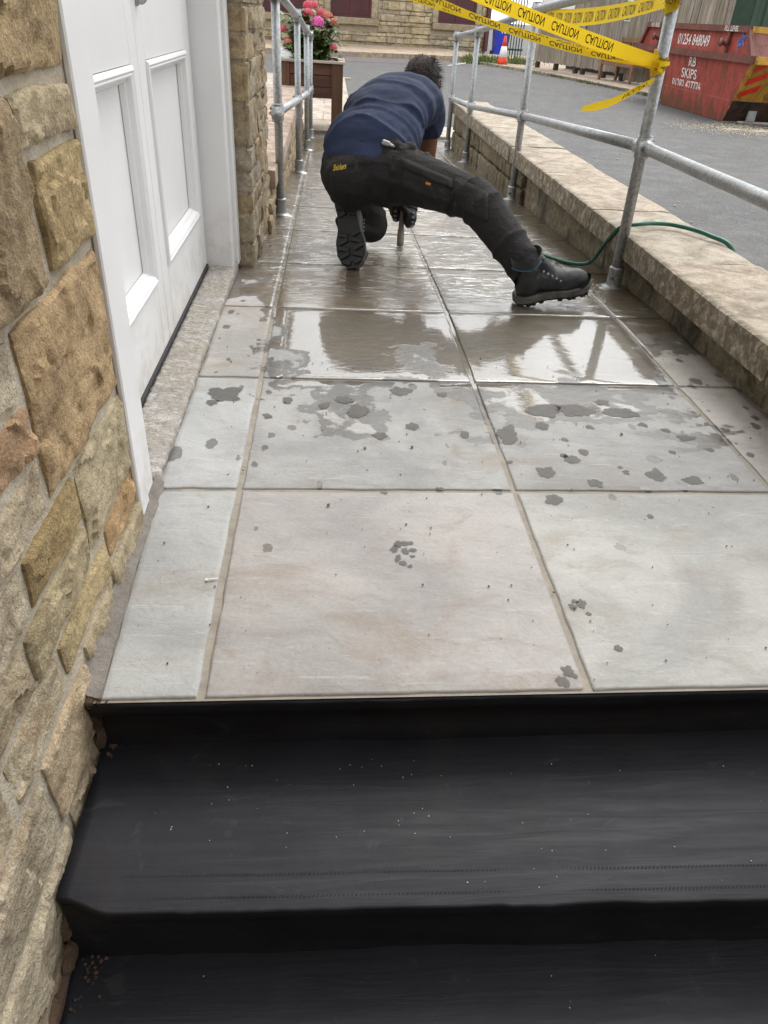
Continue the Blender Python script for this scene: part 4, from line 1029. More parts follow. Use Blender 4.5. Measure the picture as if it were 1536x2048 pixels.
def blade(x, y, z, h, lean, w_):
    a = wd.uniform(0, 6.28); dx, dy = math.cos(a), math.sin(a); px, py = -dy*w_, dx*w_
    p1 = V((x+dx*lean*.35, y+dy*lean*.35, z+h*.6)); p2 = V((x+dx*lean, y+dy*lean, z+h))
    return [V((x-px, y-py, z)), V((x+px, y+py, z)), p1+V((px*.8, py*.8, 0)), p1-V((px*.8, py*.8, 0)), p2], [(0, 1, 2, 3), (3, 2, 4)]
KL = [(4.3, 26.4), (4.9, 25.2), (5.96, 22.0), (6.45, 19.4), (6.9, 16.9), (7.4, 14.0)]
for i in range(2600):
    k_ = wd.random()**.8*(len(KL)-1.001); a, b = KL[int(k_)], KL[int(k_)+1]; t = k_-int(k_)
    x, y = a[0]+(b[0]-a[0])*t+wd.gauss(.04, .07), a[1]+(b[1]-a[1])*t+wd.gauss(0, .08)
    if noise.noise(V((x*2.3, y*1.1, 3))) < -.12 and wd.random() < .8: continue
    parts.append(blade(x, y, GZ, wd.uniform(.02, .09), wd.uniform(.01, .06), wd.uniform(.004, .010)))
for i in range(1500):
    x, y = wd.gauss(4.9, .35), wd.gauss(26.2, .45)
    if wd.random() < .4: x, y = wd.gauss(6.0, .3), wd.gauss(26.4, .4)
    parts.append(blade(x, y, GZ, wd.uniform(.05, .36)*wd.random()**.4, wd.uniform(.03, .16), wd.uniform(.006, .018)))
o = mesh('weeds', join(*parts), GRN, None); o['kind'] = 'stuff'; tag(o, 'weeds and grass growing along the kerb and round the cone', 'weeds')

# ================================================================ pavement by the fence
sp_ = empty('fence_pavement', (7, 20, GZ)); struct(sp_)
poly = [(4.3, 26.5), (4.9, 25.3), (5.96, 22.0), (6.45, 19.4), (6.9, 16.9), (7.4, 14.0), (7.9, 10.5), (16, 10.5), (16, 33), (6.6, 33)]
mesh('flagstones', ([V((x, y, GZ+.05)) for x, y in poly]+[V((x, y, GZ-.05)) for x, y in poly], [tuple(range(len(poly)))[::-1]]+[(i, (i+1) % len(poly), (i+1) % len(poly)+len(poly), i+len(poly)) for i in range(len(poly))]), m_stone('old_flags', 1.0, .5, .15), sp_, False, (.45, .375, .315))
for i in range(len(KL)-1):
    a, b = V((*KL[i], 0)), V((*KL[i+1], 0)); d = (b-a).normalized(); L = (b-a).length; k_ = max(1, int(L/.9))
    for q in range(k_):
        p0 = a+d*(L/k_*q+.01); p1 = a+d*(L/k_*(q+1)-.01); nn = V((d.y, -d.x, 0))*-.13
        vs = [p0, p1, p1+nn, p0+nn]
        mesh('kerbstone', ([V((v.x, v.y, GZ-.05)) for v in vs]+[V((v.x, v.y, GZ+.062)) for v in vs], box(0, 1, 0, 1, 0, 1)[1]), COPE, sp_, False, (.45, .39, .33))
# ================================================================ weathered board fence
FW = NM('weathered_boards'); v_ = FW.obj(); p_ = FW.pos
g_ = FW.noise(FW.scale(p_, (22, 22, 1.0)), 2.0, 6, .65, .7); n2 = FW.noise(p_, 2.2, 5, .6, .4); X_, Y_, Z__ = FW.xyz(p_)
c_ = FW.mix(FW.ss(g_, .3, .72), (.155, .130, .105), (.40, .355, .30))
c_ = FW.mix(FW.math('MULTIPLY', FW.ss(n2, .5, .7), .55), c_, (.21, .20, .095))
c_ = FW.mix(1.0, c_, FW.mix(FW.ornd(), (.78, .78, .80), (1.15, 1.13, 1.08)), 'MULTIPLY')
FENCE = FW.fin(c_, .9, 0, FW.bump(g_, .6, .008))
F0, F1 = V((6.18, 24.92, 0)), V((8.75, 16.82, 0)); fd = (F1-F0).normalized(); fl = (F1-F0).length; fn_ = V((fd.y, -fd.x, 0))
if fn_.dot(V((0, 0, 0))-F0) < 0: fn_ = -fn_
def fpt(s_, o_, z): return F0+fd*s_+fn_*o_+V((0, 0, z))
fb = random.Random(2)
fenA = empty('board_gate', fpt(2, 0, GZ)); tag(fenA, 'weathered grey-green boarded double gate raised on feet above the pavement', 'gate')
fenB = empty('board_fence', fpt(6, 0, GZ)); tag(fenB, 'tall weathered vertical-board fence behind the red skip', 'fence')
def fbox(n, s0, s1, o0, o1, z0, z1, m, par, b=.006):
    vs, fs = bevbox(s0, s1, o0, o1, z0, z1, b); return fixn(mesh(n, ([fpt(v.x, v.y, v.z) for v in vs], fs), m, par))
s_ = 0.
while s_ < fl-.01:
    w_ = fb.uniform(.095, .135); e_ = min(s_+w_, fl); gate = s_ < 4.35
    z0 = GZ+.05+(.155 if gate else .03)+fb.uniform(-.012, .012)
    if not (2.28 < s_ < 2.285):
        fbox('board', s_+.004, e_-.004, .0+fb.uniform(0, .012), .022+fb.uniform(0, .014), z0, (1.32 if gate else 1.78)+fb.uniform(-.03, .03)+.3, FENCE, fenA if gate else fenB)
    s_ = e_
FEET = plain('dark_timber', (.045, .035, .026), .8, .3)
for s_ in (.1, 1.1, 2.1, 2.45, 3.4, 4.2): fbox('foot', s_, s_+.10, -.10, .02, GZ+.05, GZ+.22, FEET, fenA)
for z in (.15, 1.0, 1.5): fbox('rail', .02, 4.3, -.06, -.002, z, z+.09, FENCE, fenA)
for z in (.2, 1.1, 1.75): fbox('rail', 4.36, fl, -.06, -.002, z, z+.09, FENCE, fenB)
fbox('bolt', 2.40, 2.44, .03, .05, .70, 1.12, plain('rusty_iron', (.12, .07, .045), .7, .3), fenA)
mesh('padlock', join(rbox(.10, .06, .11, (4, 4, 4), .025), ([], []))if False else move(rbox(.10, .06, .11, (4, 4, 4), .025), T(*fpt(2.42, .07, 1.03))), plain('lock_metal', (.25, .23, .20), .4, .2, 20, .8), fenA, True)
fbox('gap_shade_sheet', .02, fl, -1.2, -1.1, GZ+.05, 1.2, plain('painted_gap_shade', (.06, .05, .045), .9), fenB)  # dark-coloured sheet behind the boards, painting the shade in the gap below them
# exit sign and white notice on the gate
sg = empty('exit_sign', fpt(4.1, .05, 1.2)); tag(sg, 'small green and white emergency exit sign on the boarded gate', 'sign')
fbox('sign_panel', 3.98, 4.22, .04, .046, 1.04, 1.46, plain('sign_white', (.75, .78, .75), .4), sg, .002)
GS = plain('sign_green', (.01, .26, .11), .4)
fbox('green_field', 4.0, 4.2, .046, .049, 1.24, 1.44, GS, sg, .001); fbox('green_field', 4.0, 4.2, .046, .049, 1.06, 1.20, GS, sg, .001)
fig = join(*[([fpt(4.10+a, .0505, 1.34+b) for a, b in q], [tuple(range(len(q)))]) for q in ([(-.015, .05), (.015, .05), (.015, .08), (-.015, .08)], [(-.025, -.02), (.02, -.01), (.03, .045), (-.02, .045)], [(-.05, -.08), (-.03, -.085), (.0, -.015), (-.025, -.01)], [(.02, -.05), (.06, -.07), (.06, -.05), (.01, -.01)], [(.02, .02), (.065, .0), (.065, .015), (.02, .04)])])
mesh('pictogram', fig, plain('sign_print', (.8, .82, .8), .4), sg)
nb_ = empty('notice_board', fpt(.6, .05, 1.2)); tag(nb_, 'white board fixed high on the boarded gate', 'board')
fbox('panel', .1, 1.75, .04, .055, 1.16, 1.60, plain('notice_white', (.78, .78, .77), .5, .06), nb_, .003)
# ---- green steel railing between bin and gate
gg = empty('green_railing', (6.0, 27.2, GZ)); tag(gg, 'dark green vertical-bar railing panel between the bin and the gate', 'railing')
DG = plain('dark_green_paint', (.010, .045, .030), .4)
for i in range(7): mesh('bar', bevbox(5.78+i*.09, 5.81+i*.09, 27.6, 27.63, GZ+.06, 2.0, .004), DG, gg)
for z in (.1, 1.75): mesh('rail', bevbox(5.74, 6.40, 27.605, 27.64, z, z+.05, .004), DG, gg)
# ---- green profiled steel shed
sh = empty('steel_shed', (10, 17.5, GZ)); tag(sh, 'dark green corrugated steel shed rising behind the skip', 'shed')
pts = []; x = 8.42
while x < 12.6: pts += [(x, 16.80), (x+.10, 16.80), (x+.13, 16.84), (x+.23, 16.84)]; x += .26
n_ = len(pts)
mesh('cladding', ([V((a, b, GZ+.06)) for a, b in pts]+[V((a, b, 2.5)) for a, b in pts], [(i, i+1, n_+i+1, n_+i) for i in range(n_-1)]), plain('green_cladding', (.022, .060, .034), .5, .2, 3), sh)
mesh('carcass', box(8.44, 12.6, 16.86, 19.5, GZ+.05, 2.48), DG, sh); mesh('roof', box(8.35, 12.7, 16.72, 19.6, 2.502, 2.56), DG, sh)
# ================================================================ bench
be = empty('garden_bench', (7.6, 19.4, GZ)); tag(be, 'brown wooden garden bench by the fence, half hidden by the skip', 'bench')
BW = m_wood('bench_wood', (.25, .135, .075), .6, 0, .6)
Bc = V((7.05, 20.2, GZ+.05)); ba = math.atan2(fd.y, fd.x)
BM = T(*Bc) @ rot(ba, 'Z')       # x along the fence, y towards the fence
if (rot(ba, 'Z') @ V((0, 1, 0))).dot(fn_) > 0: BM = BM @ rot(math.pi, 'Z')
def bmesh_(n, a): return mesh(n, move(bevbox(*a, .004), BM), BW, be)
for xx in (-.65, .59):
    bmesh_('leg', (xx, xx+.06, .0, .06, 0, .60)); bmesh_('leg', (xx, xx+.06, .50, .56, 0, .92)); bmesh_('armrest', (xx-.01, xx+.07, -.03, .52, .601, .63)); bmesh_('side_rail', (xx+.01, xx+.05, .0605, .4995, .34, .40))
for q in range(5): bmesh_('seat_slat', (-.66, .66, .03+q*.095, .03+q*.095+.08, .402, .425))
bmesh_('back_rail', (-.588, .588, .515, .545, .82, .915)); bmesh_('back_rail', (-.588, .588, .515, .545, .47, .53))
for q in range(11): bmesh_('back_slat', (-.54+q*.103, -.54+q*.103+.055, .52, .54, .5305, .8195))
bmesh_('apron', (-.588, .588, .01, .04, .33, .40))
# ================================================================ skip
def m_skip(name, col, rust=.5):
    k = NM(name); p = k.pos; X, Y, Z = k.xyz(p)
    n1 = k.noise(p, 3.0, 6, .65, .6); n2 = k.noise(k.scale(p, (1, 1, .35)), 8, 6, .7, .8); n3 = k.noise(p, 40, 4, .7)
    c = k.mix(k.ss(n1, .3, .7), tuple(x*.72 for x in col), tuple(min(1, x*1.15) for x in col))
    c = k.mix(k.math('MULTIPLY', k.ss(n3, .55, .72), .35), c, tuple(min(1, x*1.3+.05) for x in col))
    low = k.ss(Z, .12, -.25, 0, .16)
    r = k.ss(k.math('ADD', n2, low), .50, .62)
    rc = k.mix(k.ss(n3, .3, .7), (.065, .028, .014), (.17, .075, .032))
    c = k.mix(k.math('MULTIPLY', r, rust), c, rc)
    sc = k.noise(k.scale(p, (3, 3, 30), (0, .3, 0)), 2.2, 5, .7, .5)
    c = k.mix(k.math('MULTIPLY', k.ss(sc, .66, .72), .5), c, (.42, .33, .30))
    return k.fin(c, k.ss(n2, .3, .7, .42, .78), .0, k.bump(k.math('ADD', n2, k.math('MULTIPLY', n3, .4)), .35, .01))
SR = m_skip('skip_red', (.36, .056, .040), .85); SY = m_skip('skip_yellow', (.52, .30, .04), .75); SK = m_skip('skip_black', (.022, .020, .019), .5); SB = m_skip('skip_rusty_edge', (.17, .050, .040), .9)
sk = empty('skip', (7.2, 14.2, GZ)); tag(sk, 'rusty red steel skip with white stencilled phone numbers on the road', 'skip')
SXF, SXB = 6.35, 8.05
# outline of the side, then the hull between the two sides
PR = [(12.80, -.245), (15.35, -.245), (16.88, .62), (16.56, 1.0), (12.48, 1.0), (12.15, .62)]
ins = .10                      # lower sides lean in
def side_x(z): return SXF + ins*smooth01(.62, -.25, z)
def hull():
    vs = []
    for (y, z) in PR: vs += [V((side_x(z), y, z)), V((SXB-ins*smooth01(.62, -.25, z), y, z))]
    fs = []
    n = len(PR)
    fs.append(tuple(2*i for i in (0, 1, 2, 5))); fs.append((4, 6, 8, 10))
    fs.append(tuple(2*i+1 for i in (5, 2, 1, 0))); fs.append((11, 9, 7, 5))
    fs.append((0, 1, 3, 2)); fs.append((2, 3, 5, 4)); fs.append((4, 5, 7, 6))
    return vs, fs
hv, hf = hull()
fixn(mesh('hull', (hv, hf), SR, sk))
def yz(n, pts, x0, x1, m, par=sk): return fixn(mesh(n, prism(pts, x0, x1, 'YZ'), m, par))
# near end: yellow upper plate, yellow sloping plate, black lower plate
def endp(n, y0, z0, y1, z1, m, inset=0., off=.006):
    x0a, x1a = side_x(z0)+inset, SXB-(side_x(z0)-SXF)-inset; x0b, x1b = side_x(z1)+inset, SXB-(side_x(z1)-SXF)-inset
    d = V((0, z1-z0, -(y1-y0))).normalized()*-off if False else V((0, -off, 0))
    vs = [V((x0a, y0, z0)), V((x1a, y0, z0)), V((x1b, y1, z1)), V((x0b, y1, z1))]
    return fixn(mesh(n, (vs+[v+V((0, -off, 0)) for v in vs], [(0, 1, 2, 3), (7, 6, 5, 4), (0, 4, 5, 1), (1, 5, 6, 2), (2, 6, 7, 3), (3, 7, 4, 0)]), m, sk))
def ylow(z): return 12.80+(12.15-12.80)*(z+.245)/.865
endp('lower_end_plate', ylow(-.24), -.24, ylow(.06), .06, SK); endp('end_plate', ylow(.065), .065, ylow(.60), .60, SY)
endp('upper_end_plate', 12.15, .63, 12.48, .995, SB)
# rims and ribs
def tubebar(n, a, b, w_, m=SB):
    a, b = V(a), V(b); d = (b-a).normalized(); u = V((1, 0, 0)) if abs(d.x) < .9 else V((0, 1, 0)); v = d.cross(u).normalized(); u = v.cross(d).normalized()
    vs = []
    for p in (a, b):
        for s1, s2 in ((-1, -1), (1, -1), (1, 1), (-1, 1)): vs.append(p+u*s1*w_+v*s2*w_)
    return fixn(mesh(n, (vs, [(0, 1, 2, 3), (7, 6, 5, 4), (0, 4, 5, 1), (1, 5, 6, 2), (2, 6, 7, 3), (3, 7, 4, 0)]), m, sk))
for xx in (SXF-.02, SXB+.02):
    tubebar('top_rim', (xx, 12.44, .985), (xx, 16.60, .985), .042); tubebar('side_rim', (xx, 12.10, .62), (xx, 16.93, .62), .050)
    tubebar('corner_bar', (xx, 12.15, .62), (xx, 12.48, .985), .034); tubebar('corner_bar', (xx, 16.88, .62), (xx, 16.56, .985), .034)
tubebar('end_rim', (SXF, 12.46, .985), (SXB, 12.46, .985), .040, SY); tubebar('end_rim', (SXF, 16.58, .985), (SXB, 16.58, .985), .040)
tubebar('end_rim', (SXF, 12.12, .615), (SXB, 12.12, .615), .048, SY)
for y in (13.05, 15.9): tubebar('rib', (SXF-.022, y, .665), (SXF-.022, y, .945), .030)
mesh('lifting_lug', move(lathe([(.05, 0), (.05, .05), (.03, .05), (.03, .10), (.055, .10), (.055, .125)], 16), T(SXF-.03, 13.05, .80) @ rot(R(-90), 'Y')), SB, sk, True)
mesh('lifting_lug', move(lathe([(.05, 0), (.05, .05), (.03, .05), (.03, .10), (.055, .10), (.055, .125)], 16), T(SXF-.03, 15.9, .80) @ rot(R(-90), 'Y')), SB, sk, True)
tubebar('weld_seam', (side_x(.06)-.002, 12.60, .06), (side_x(.06)-.002, 15.86, .06), .006, m_skip('worn_seam', (.34, .10, .085), .3))
# chevron plate on the sloping end, and the grey plates below
zc = [(.09, .60)]
for (xa, xb) in ((SXF+.10, SXF+.36), (SXB-.40, SXB-.14)):
    vs = []
    o_ = .014
    for z in (.10, .585): vs += [V((xa+.06*(1 if z < .3 else 0), ylow(z)-o_, z)), V((xb+.06*(1 if z < .3 else 0), ylow(z)-o_, z))]
    pl_ = mesh('chevron_plate', ([vs[0], vs[1], vs[3], vs[2]]+[v+V((0, .008, 0)) for v in (vs[0], vs[1], vs[3], vs[2])], [(0, 1, 2, 3), (7, 6, 5, 4)]), plain('amber_plate', (.42, .22, .03), .4, .25, 6), sk)
    stp = []
    for q in range(3):
        z0 = .10+q*.175
        def pp(u, z): return V((xa+(xb-xa)*u, ylow(min(.585, max(.1, z)))-o_-.003, min(.585, max(.1, z))))
        stp.append(([pp(0, z0), pp(1, z0+.12), pp(1, z0+.21), pp(0, z0+.09)], [(0, 1, 2, 3)]))
    mesh('red_stripe', join(*stp), plain('reflective_red', (.65, .035, .02), .3, .1), pl_)
for xa in (6.78, 7.28):
    mesh('grey_plate', bevbox(xa, xa+.14, 12.66, 12.70, -.22, -.03, .004), plain('grey_steel', (.30, .30, .30), .6, .25), sk)
mesh('red_marker', bevbox(7.43, 7.60, 12.66, 12.70, -.21, -.03, .004), plain('marker_red', (.55, .02, .02), .4), sk)
tubebar('skid', (6.66, 12.69, -.232), (8.0, 12.69, -.232), .014, plain('worn_skid', (.42, .38, .36), .7, .2))
# stencilled lettering on the red side (reads towards -Y)
STN = plain('white_stencil', (.72, .70, .67), .7, .12, 30)
def sten(s_, yc, zb, h, xs, out=.004, slant=0.):
    vs, fs = text_vf(s_, h/.70, xs, .012)
    cut = []
    return [V((side_x(zb+v.y)-out, yc-v.x, zb+v.y)) for v in vs], fs
let = [sten('01254 848049', 14.42, .725, .155, 1.02, .006), sten('RB', 14.25, .425, .135, 1.35), sten('SKIPS', 14.32, .245, .14, 1.40), sten('01282 427776', 14.40, .080, .13, 1.15)]
for q_ in let: mesh('lettering', q_, STN, sk)
for (w_, yc) in (('FILL LEVEL', 12.98), ('NO FIRES', 16.15)):
    tv_, tf_ = text_vf(w_, .095, 1.1, .01)
    mesh('lettering', ([V((SXF-.066, yc-v.x, .953+v.y)) for v in tv_], tf_), STN, sk)
gf = random.Random(6); parts = []
for i in range(16):
    cy, cz = 12.66+gf.uniform(-.12, .12), .81+gf.uniform(-.09, .09); a = gf.uniform(0, 3.1); L, w_ = gf.uniform(.05, .14), gf.uniform(.008, .03)
    parts.append(grid(6, 1, lambda u, v: (SXF-.005-.0003*i, cy+(u-.5)*L*math.cos(a)+(v-.5)*w_*math.sin(a)+.01*math.sin(u*7+i), cz+(u-.5)*L*math.sin(a)-(v-.5)*w_*math.cos(a))))
mesh('paint_smear', join(*parts), plain('blue_spray', (.06, .18, .50), .6, .4, 20), sk)
# spilt sand near the skip
dr = random.Random(12); parts = []
for (x, y, a, b, an) in ((6.15, 11.78, .16, .05, .3), (6.62, 11.72, .22, .07, .3), (7.3, 12.05, .4, .10, .3)):
    v0, f0 = blob(x, y, a, b, an, x, 30); parts.append(([V((v.x, v.y, GZ+(.012 if i == 0 else (.009 if i < 31 else .003)))) for i, v in enumerate(v0)], f0))
for i in range(2600):
    x, y = dr.gauss(6.45, .55), dr.gauss(11.75, .40); s_ = dr.uniform(.003, .010)
    parts.append(([V((x-s_, y-s_, GZ+.002)), V((x+s_, y-s_*.6, GZ+.002)), V((x, y+s_, GZ+.002)), V((x, y, GZ+.002+s_*.8))], [(0, 1, 3), (1, 2, 3), (2, 0, 3)]))
o = mesh('spilt_sand', join(*parts), plain('pale_sand', (.56, .49, .36), .95, .2, 10), None); o['kind'] = 'stuff'; tag(o, 'pale sand spilt on the asphalt in front of the skip', 'sand')
parts = []
for i in range(260):
    x, y = dr.uniform(1.9, 7), dr.uniform(3.5, 24); s_ = dr.uniform(.002, .008)*(1+y*.06)
    parts.append(move(rbox(2*s_, 2*s_, s_, (2, 2, 2), s_*.4, s_*.3, 200, i), T(x, y, GZ+s_*.5)))
o = mesh('road_grit', join(*parts), plain('pale_chips', (.42, .40, .36), .9, .3, 30), None); o['kind'] = 'stuff'; tag(o, 'pale stone chips scattered on the road', 'grit')

# ================================================================ planter with hydrangea
PW = m_wood('planter_wood', (.105, .043, .024), .55, 0, 1.0, .7); PWV = m_wood('planter_post_wood', (.13, .056, .030), .55, 2, 1.0, .7); PWC = m_wood('bleached_rim', (.40, .34, .28), .7, 0, 1.0)
pl = empty('planter', (.02, 9.4, GZ)); tag(pl, 'dark brown wooden trough planter on legs, hydrangea growing in it', 'planter')
px0, px1, py0, py1, pzb, pzt = -.36, .315, 8.90, 9.62, .095, .415
for i in range(3):
    z0 = pzb+i*(pzt-pzb)/3; z1 = z0+(pzt-pzb)/3-.006
    mesh('board', bevbox(px0+.02, px1-.02, py0+.012, py0+.034, z0, z1, .003), PW, pl); mesh('board', bevbox(px0+.02, px1-.02, py1-.034, py1-.012, z0, z1, .003), PW, pl)
    mesh('board', bevbox(px0+.012, px0+.034, py0+.036, py1-.036, z0, z1, .003), PW, pl); mesh('board', bevbox(px1-.034, px1-.012, py0+.036, py1-.036, z0, z1, .003), PW, pl)
for (a, b) in ((px0, py0), (px1-.115, py0), (px0, py1-.09), (px1-.06, py1-.09)):
    mesh('leg', bevbox(a, a+(.115 if b == py0 else .06), b-.006, b+(.03 if b == py0 else .09), GZ+.03, pzt-.001, .004), PWV, pl)
mesh('leg_return', bevbox(px1-.026, px1+.004, py0+.031, py0+.09, GZ+.03, pzt-.001, .004), PWV, pl)
for q in (bevbox(px0-.02, px1+.025, py0-.02, py0+.05, pzt, pzt+.025, .004), bevbox(px0-.02, px1+.025, py1-.05, py1+.02, pzt, pzt+.025, .004), bevbox(px0-.02, px0+.055, py0+.051, py1-.051, pzt, pzt+.025, .004), bevbox(px1-.05, px1+.025, py0+.051, py1-.051, pzt, pzt+.025, .004)):
    mesh('rim', q, PWC, pl)
mesh('soil', grid(14, 14, lambda u, v: (px0+.036+u*(px1-px0-.072), py0+.036+v*(py1-py0-.072), pzt-.06+.015*noise.noise(V((u*8, v*8, 2))))), plain('potting_soil', (.075, .048, .034), .95, .3, 20, 0, .8, 60, .02), pl, True)
o = mesh('plastic_sack', move(rbox(.16, .12, .10, (10, 8, 8), .035, .03, 14, 3, 4), T(-.285, 9.0, pzt+.035) @ rot(.5, 'Y')), plain('white_sack', (.72, .74, .72), .35, .1), None, True)
tag(o, 'small crumpled white plastic sack in the corner of the planter', 'sack')
hy = empty('hydrangea', (.02, 9.22, pzt-.06)); tag(hy, 'leafy hydrangea with pink flower heads growing in the planter', 'plant')
LEAF = (lambda k: k.fin(k.mix(k.ss(k.noise(k.pos, 16, 3), .3, .7), (.040, .085, .016), (.125, .185, .045)), .45, 0, None, Transmission_Weight=0))(NM('hydrangea_leaf'))
STEM = plain('stem', (.16, .13, .06), .7, .2)
hr = random.Random(14)
def leaf(p, d, up, L, w_):
    d = V(d).normalized(); s_ = d.cross(V(up)).normalized(); n = s_.cross(d).normalized()
    prof = [(0, .05), (.25, .75), (.5, 1.0), (.75, .7), (1.0, .04)]; vs, fs = [], []
    for (t, ww) in prof:
        c = V(p)+d*L*t-n*L*.28*t*t
        vs += [c-s_*w_*ww+n*w_*ww*.35, c, c+s_*w_*ww+n*w_*ww*.35]
    for i in range(4): fs += [(i*3, i*3+1, i*3+4, i*3+3), (i*3+1, i*3+2, i*3+5, i*3+4)]
    return vs, fs
stems, leaves, tips = [], [], []
for i in range(26):
    a = hr.uniform(0, 6.28); b0 = V((.0+.10*math.cos(a)+hr.uniform(-.08, .08), 9.22+.10*math.sin(a), pzt-.06))
    rr = hr.uniform(.06, .30); top = V((-.02+rr*math.cos(a)*1.0, 9.20+rr*math.sin(a)*.85, pzt+hr.uniform(.22, .50)-(rr*.35)))
    pth = spline([b0, lerp(b0, top, .5)+V((hr.uniform(-.02, .02), hr.uniform(-.02, .02), .03)), top], 6); stems.append(tube(pth, [.006-.003*q/(len(pth)-1) for q in range(len(pth))], 6)); tips.append(top)
    for q in range(3, len(pth)):
        for s_ in range(3):
            an = hr.uniform(0, 6.28); d = V((math.cos(an), math.sin(an), hr.uniform(-.15, .6)))
            leaves.append(leaf(pth[q]+V((0, 0, hr.uniform(-.02, .02))), d, (0, 0, 1), hr.uniform(.06, .12), hr.uniform(.020, .036)))
for i in range(150):
    a = hr.uniform(0, 6.28); rr = .30*hr.random()**.5; z = pzt+hr.uniform(-.0, .40); q = V((-.03+rr*math.cos(a), 9.18+rr*.8*math.sin(a), z))
    d = V((math.cos(a)+hr.uniform(-.5, .5), math.sin(a)+hr.uniform(-.5, .5), hr.uniform(-.2, .7))); leaves.append(leaf(q, d, (0, 0, 1), hr.uniform(.06, .115), hr.uniform(.018, .034)))
mesh('stems', join(*stems), STEM, hy, True); o = mesh('foliage', join(*leaves), LEAF, hy, True); o['kind'] = 'stuff'
PINK = plain('pink_petal', (.80, .13, .45), .55, .25, 40); ROSE = plain('rose_petal', (.66, .10, .15), .55, .3, 40); CORAL = plain('coral_petal', (.62, .20, .15), .55, .3, 40)
def head(c, r, m, seed):
    rn = random.Random(seed); parts = []
    for i in range(90):
        z = 1-1.55*i/90; a = i*2.399963; q = V((math.sqrt(max(0, 1-z*z))*math.cos(a), math.sqrt(max(0, 1-z*z))*math.sin(a), z*.72))
        n = q.normalized(); t = n.orthogonal().normalized(); t = Quaternion(n, rn.uniform(0, 6.28)) @ t; b = n.cross(t); c0 = V(c)+q*r*rn.uniform(.88, 1.05); s_ = r*rn.uniform(.17, .24)
        vs = [c0+n*s_*.1]; 
        for e in range(8):
            an = e/8*6.283; rad_ = s_*(1.0 if e % 2 == 0 else .55); vs.append(c0+(t*math.cos(an)+b*math.sin(an))*rad_+n*s_*(.18 if e % 2 == 0 else -.05))
        parts.append((vs, [(0, 1+e, 1+(e+1) % 8) for e in range(8)]))
    return mesh('flower_head', join(*parts), m, hy)
HEADS = [((.048, 8.98, .765), .070, PINK), ((-.055, 9.10, .905), .050, ROSE), ((-.005, 9.25, .905), .058, ROSE), ((.080, 9.2, .845), .055, ROSE), ((.150, 9.12, .825), .052, CORAL), ((.205, 9.06, .775), .052, CORAL), ((.215, 9.0, .555), .040, ROSE), ((-.315, 9.05, .69), .045, ROSE), ((-.255, 9.02, .585), .042, CORAL), ((-.15, 9.1, .74), .048, PINK), ((-.05, 9.0, .84), .055, ROSE)]
for i, (c, r, m) in enumerate(HEADS):
    head(c, r, m, i); mesh('flower_stem', tube(spline([V(c)+V((0, 0, -r*.4)), lerp(c, (0, 9.2, pzt), .45)+V((.01, 0, 0)), (.0+.03*math.cos(i), 9.2+.03*math.sin(i), pzt-.05)], 6), .0035, 6), STEM, hy, True)
    for q in range(4):
        an = q*1.57+i; leaves2 = leaf(V(c)+V((0, 0, -r*.6)), (math.cos(an), math.sin(an), -.05), (0, 0, 1), hr.uniform(.07, .11), hr.uniform(.024, .036)); mesh('leaf', leaves2, LEAF, hy, True)
# ================================================================ the kneeling worker
def ellip(c, r, ax=None, n=(16, 10)):
    vs, fs = [], []; nu, nv = n
    A = ax or Matrix.Identity(3)
    for j in range(nv+1):
        th = math.pi*j/nv
        for i in range(nu):
            ph = 2*math.pi*i/nu
            vs.append(V(c)+A @ V((r[0]*math.sin(th)*math.cos(ph), r[1]*math.sin(th)*math.sin(ph), r[2]*math.cos(th))))
    for j in range(nv):
        for i in range(nu): fs.append((j*nu+i, (j+1)*nu+i, (j+1)*nu+(i+1) % nu, j*nu+(i+1) % nu))
    return vs, fs
def limb(pts):
    """chain of (point, radius) as overlapping round-ended cones"""
    parts = []
    for (p, r), (q, s_) in zip(pts, pts[1:]):
        parts += [tube([p, q], [r, s_], 14), ellip(p, (r, r, r)), ellip(q, (s_, s_, s_))]
    return join(*parts)
def skin(parts, vox, it=4):
    vs, fs = join(*parts)
    me = bpy.data.meshes.new('blob'); me.from_pydata([tuple(v) for v in vs], [], fs)
    bm = bmesh.new(); bm.from_mesh(me); bmesh.ops.remove_doubles(bm, verts=bm.verts, dist=1e-5); bmesh.ops.recalc_face_normals(bm, faces=bm.faces); bm.to_mesh(me); bm.free()
    o = bpy.data.objects.new('blob', me); COL.objects.link(o)
    m = o.modifiers.new('r', 'REMESH'); m.mode = 'VOXEL'; m.voxel_size = vox
    s_ = o.modifiers.new('s', 'SMOOTH'); s_.iterations = it; s_.factor = .5
    dg = bpy.context.evaluated_depsgraph_get(); dg.update()
    r = bpy.data.meshes.new_from_object(o.evaluated_get(dg))
    out_ = ([v.co.copy() for v in r.vertices], [tuple(p.vertices) for p in r.polygons], [v.normal.copy() for v in r.vertices])
    bpy.data.objects.remove(o); bpy.data.meshes.remove(me); bpy.data.meshes.remove(r)
    return out_
def axes(x, y):
    y = V(y).normalized(); x = V(x); x = (x-y*x.dot(y)).normalized(); z = x.cross(y)
    return Matrix((x, y, z)).transposed()
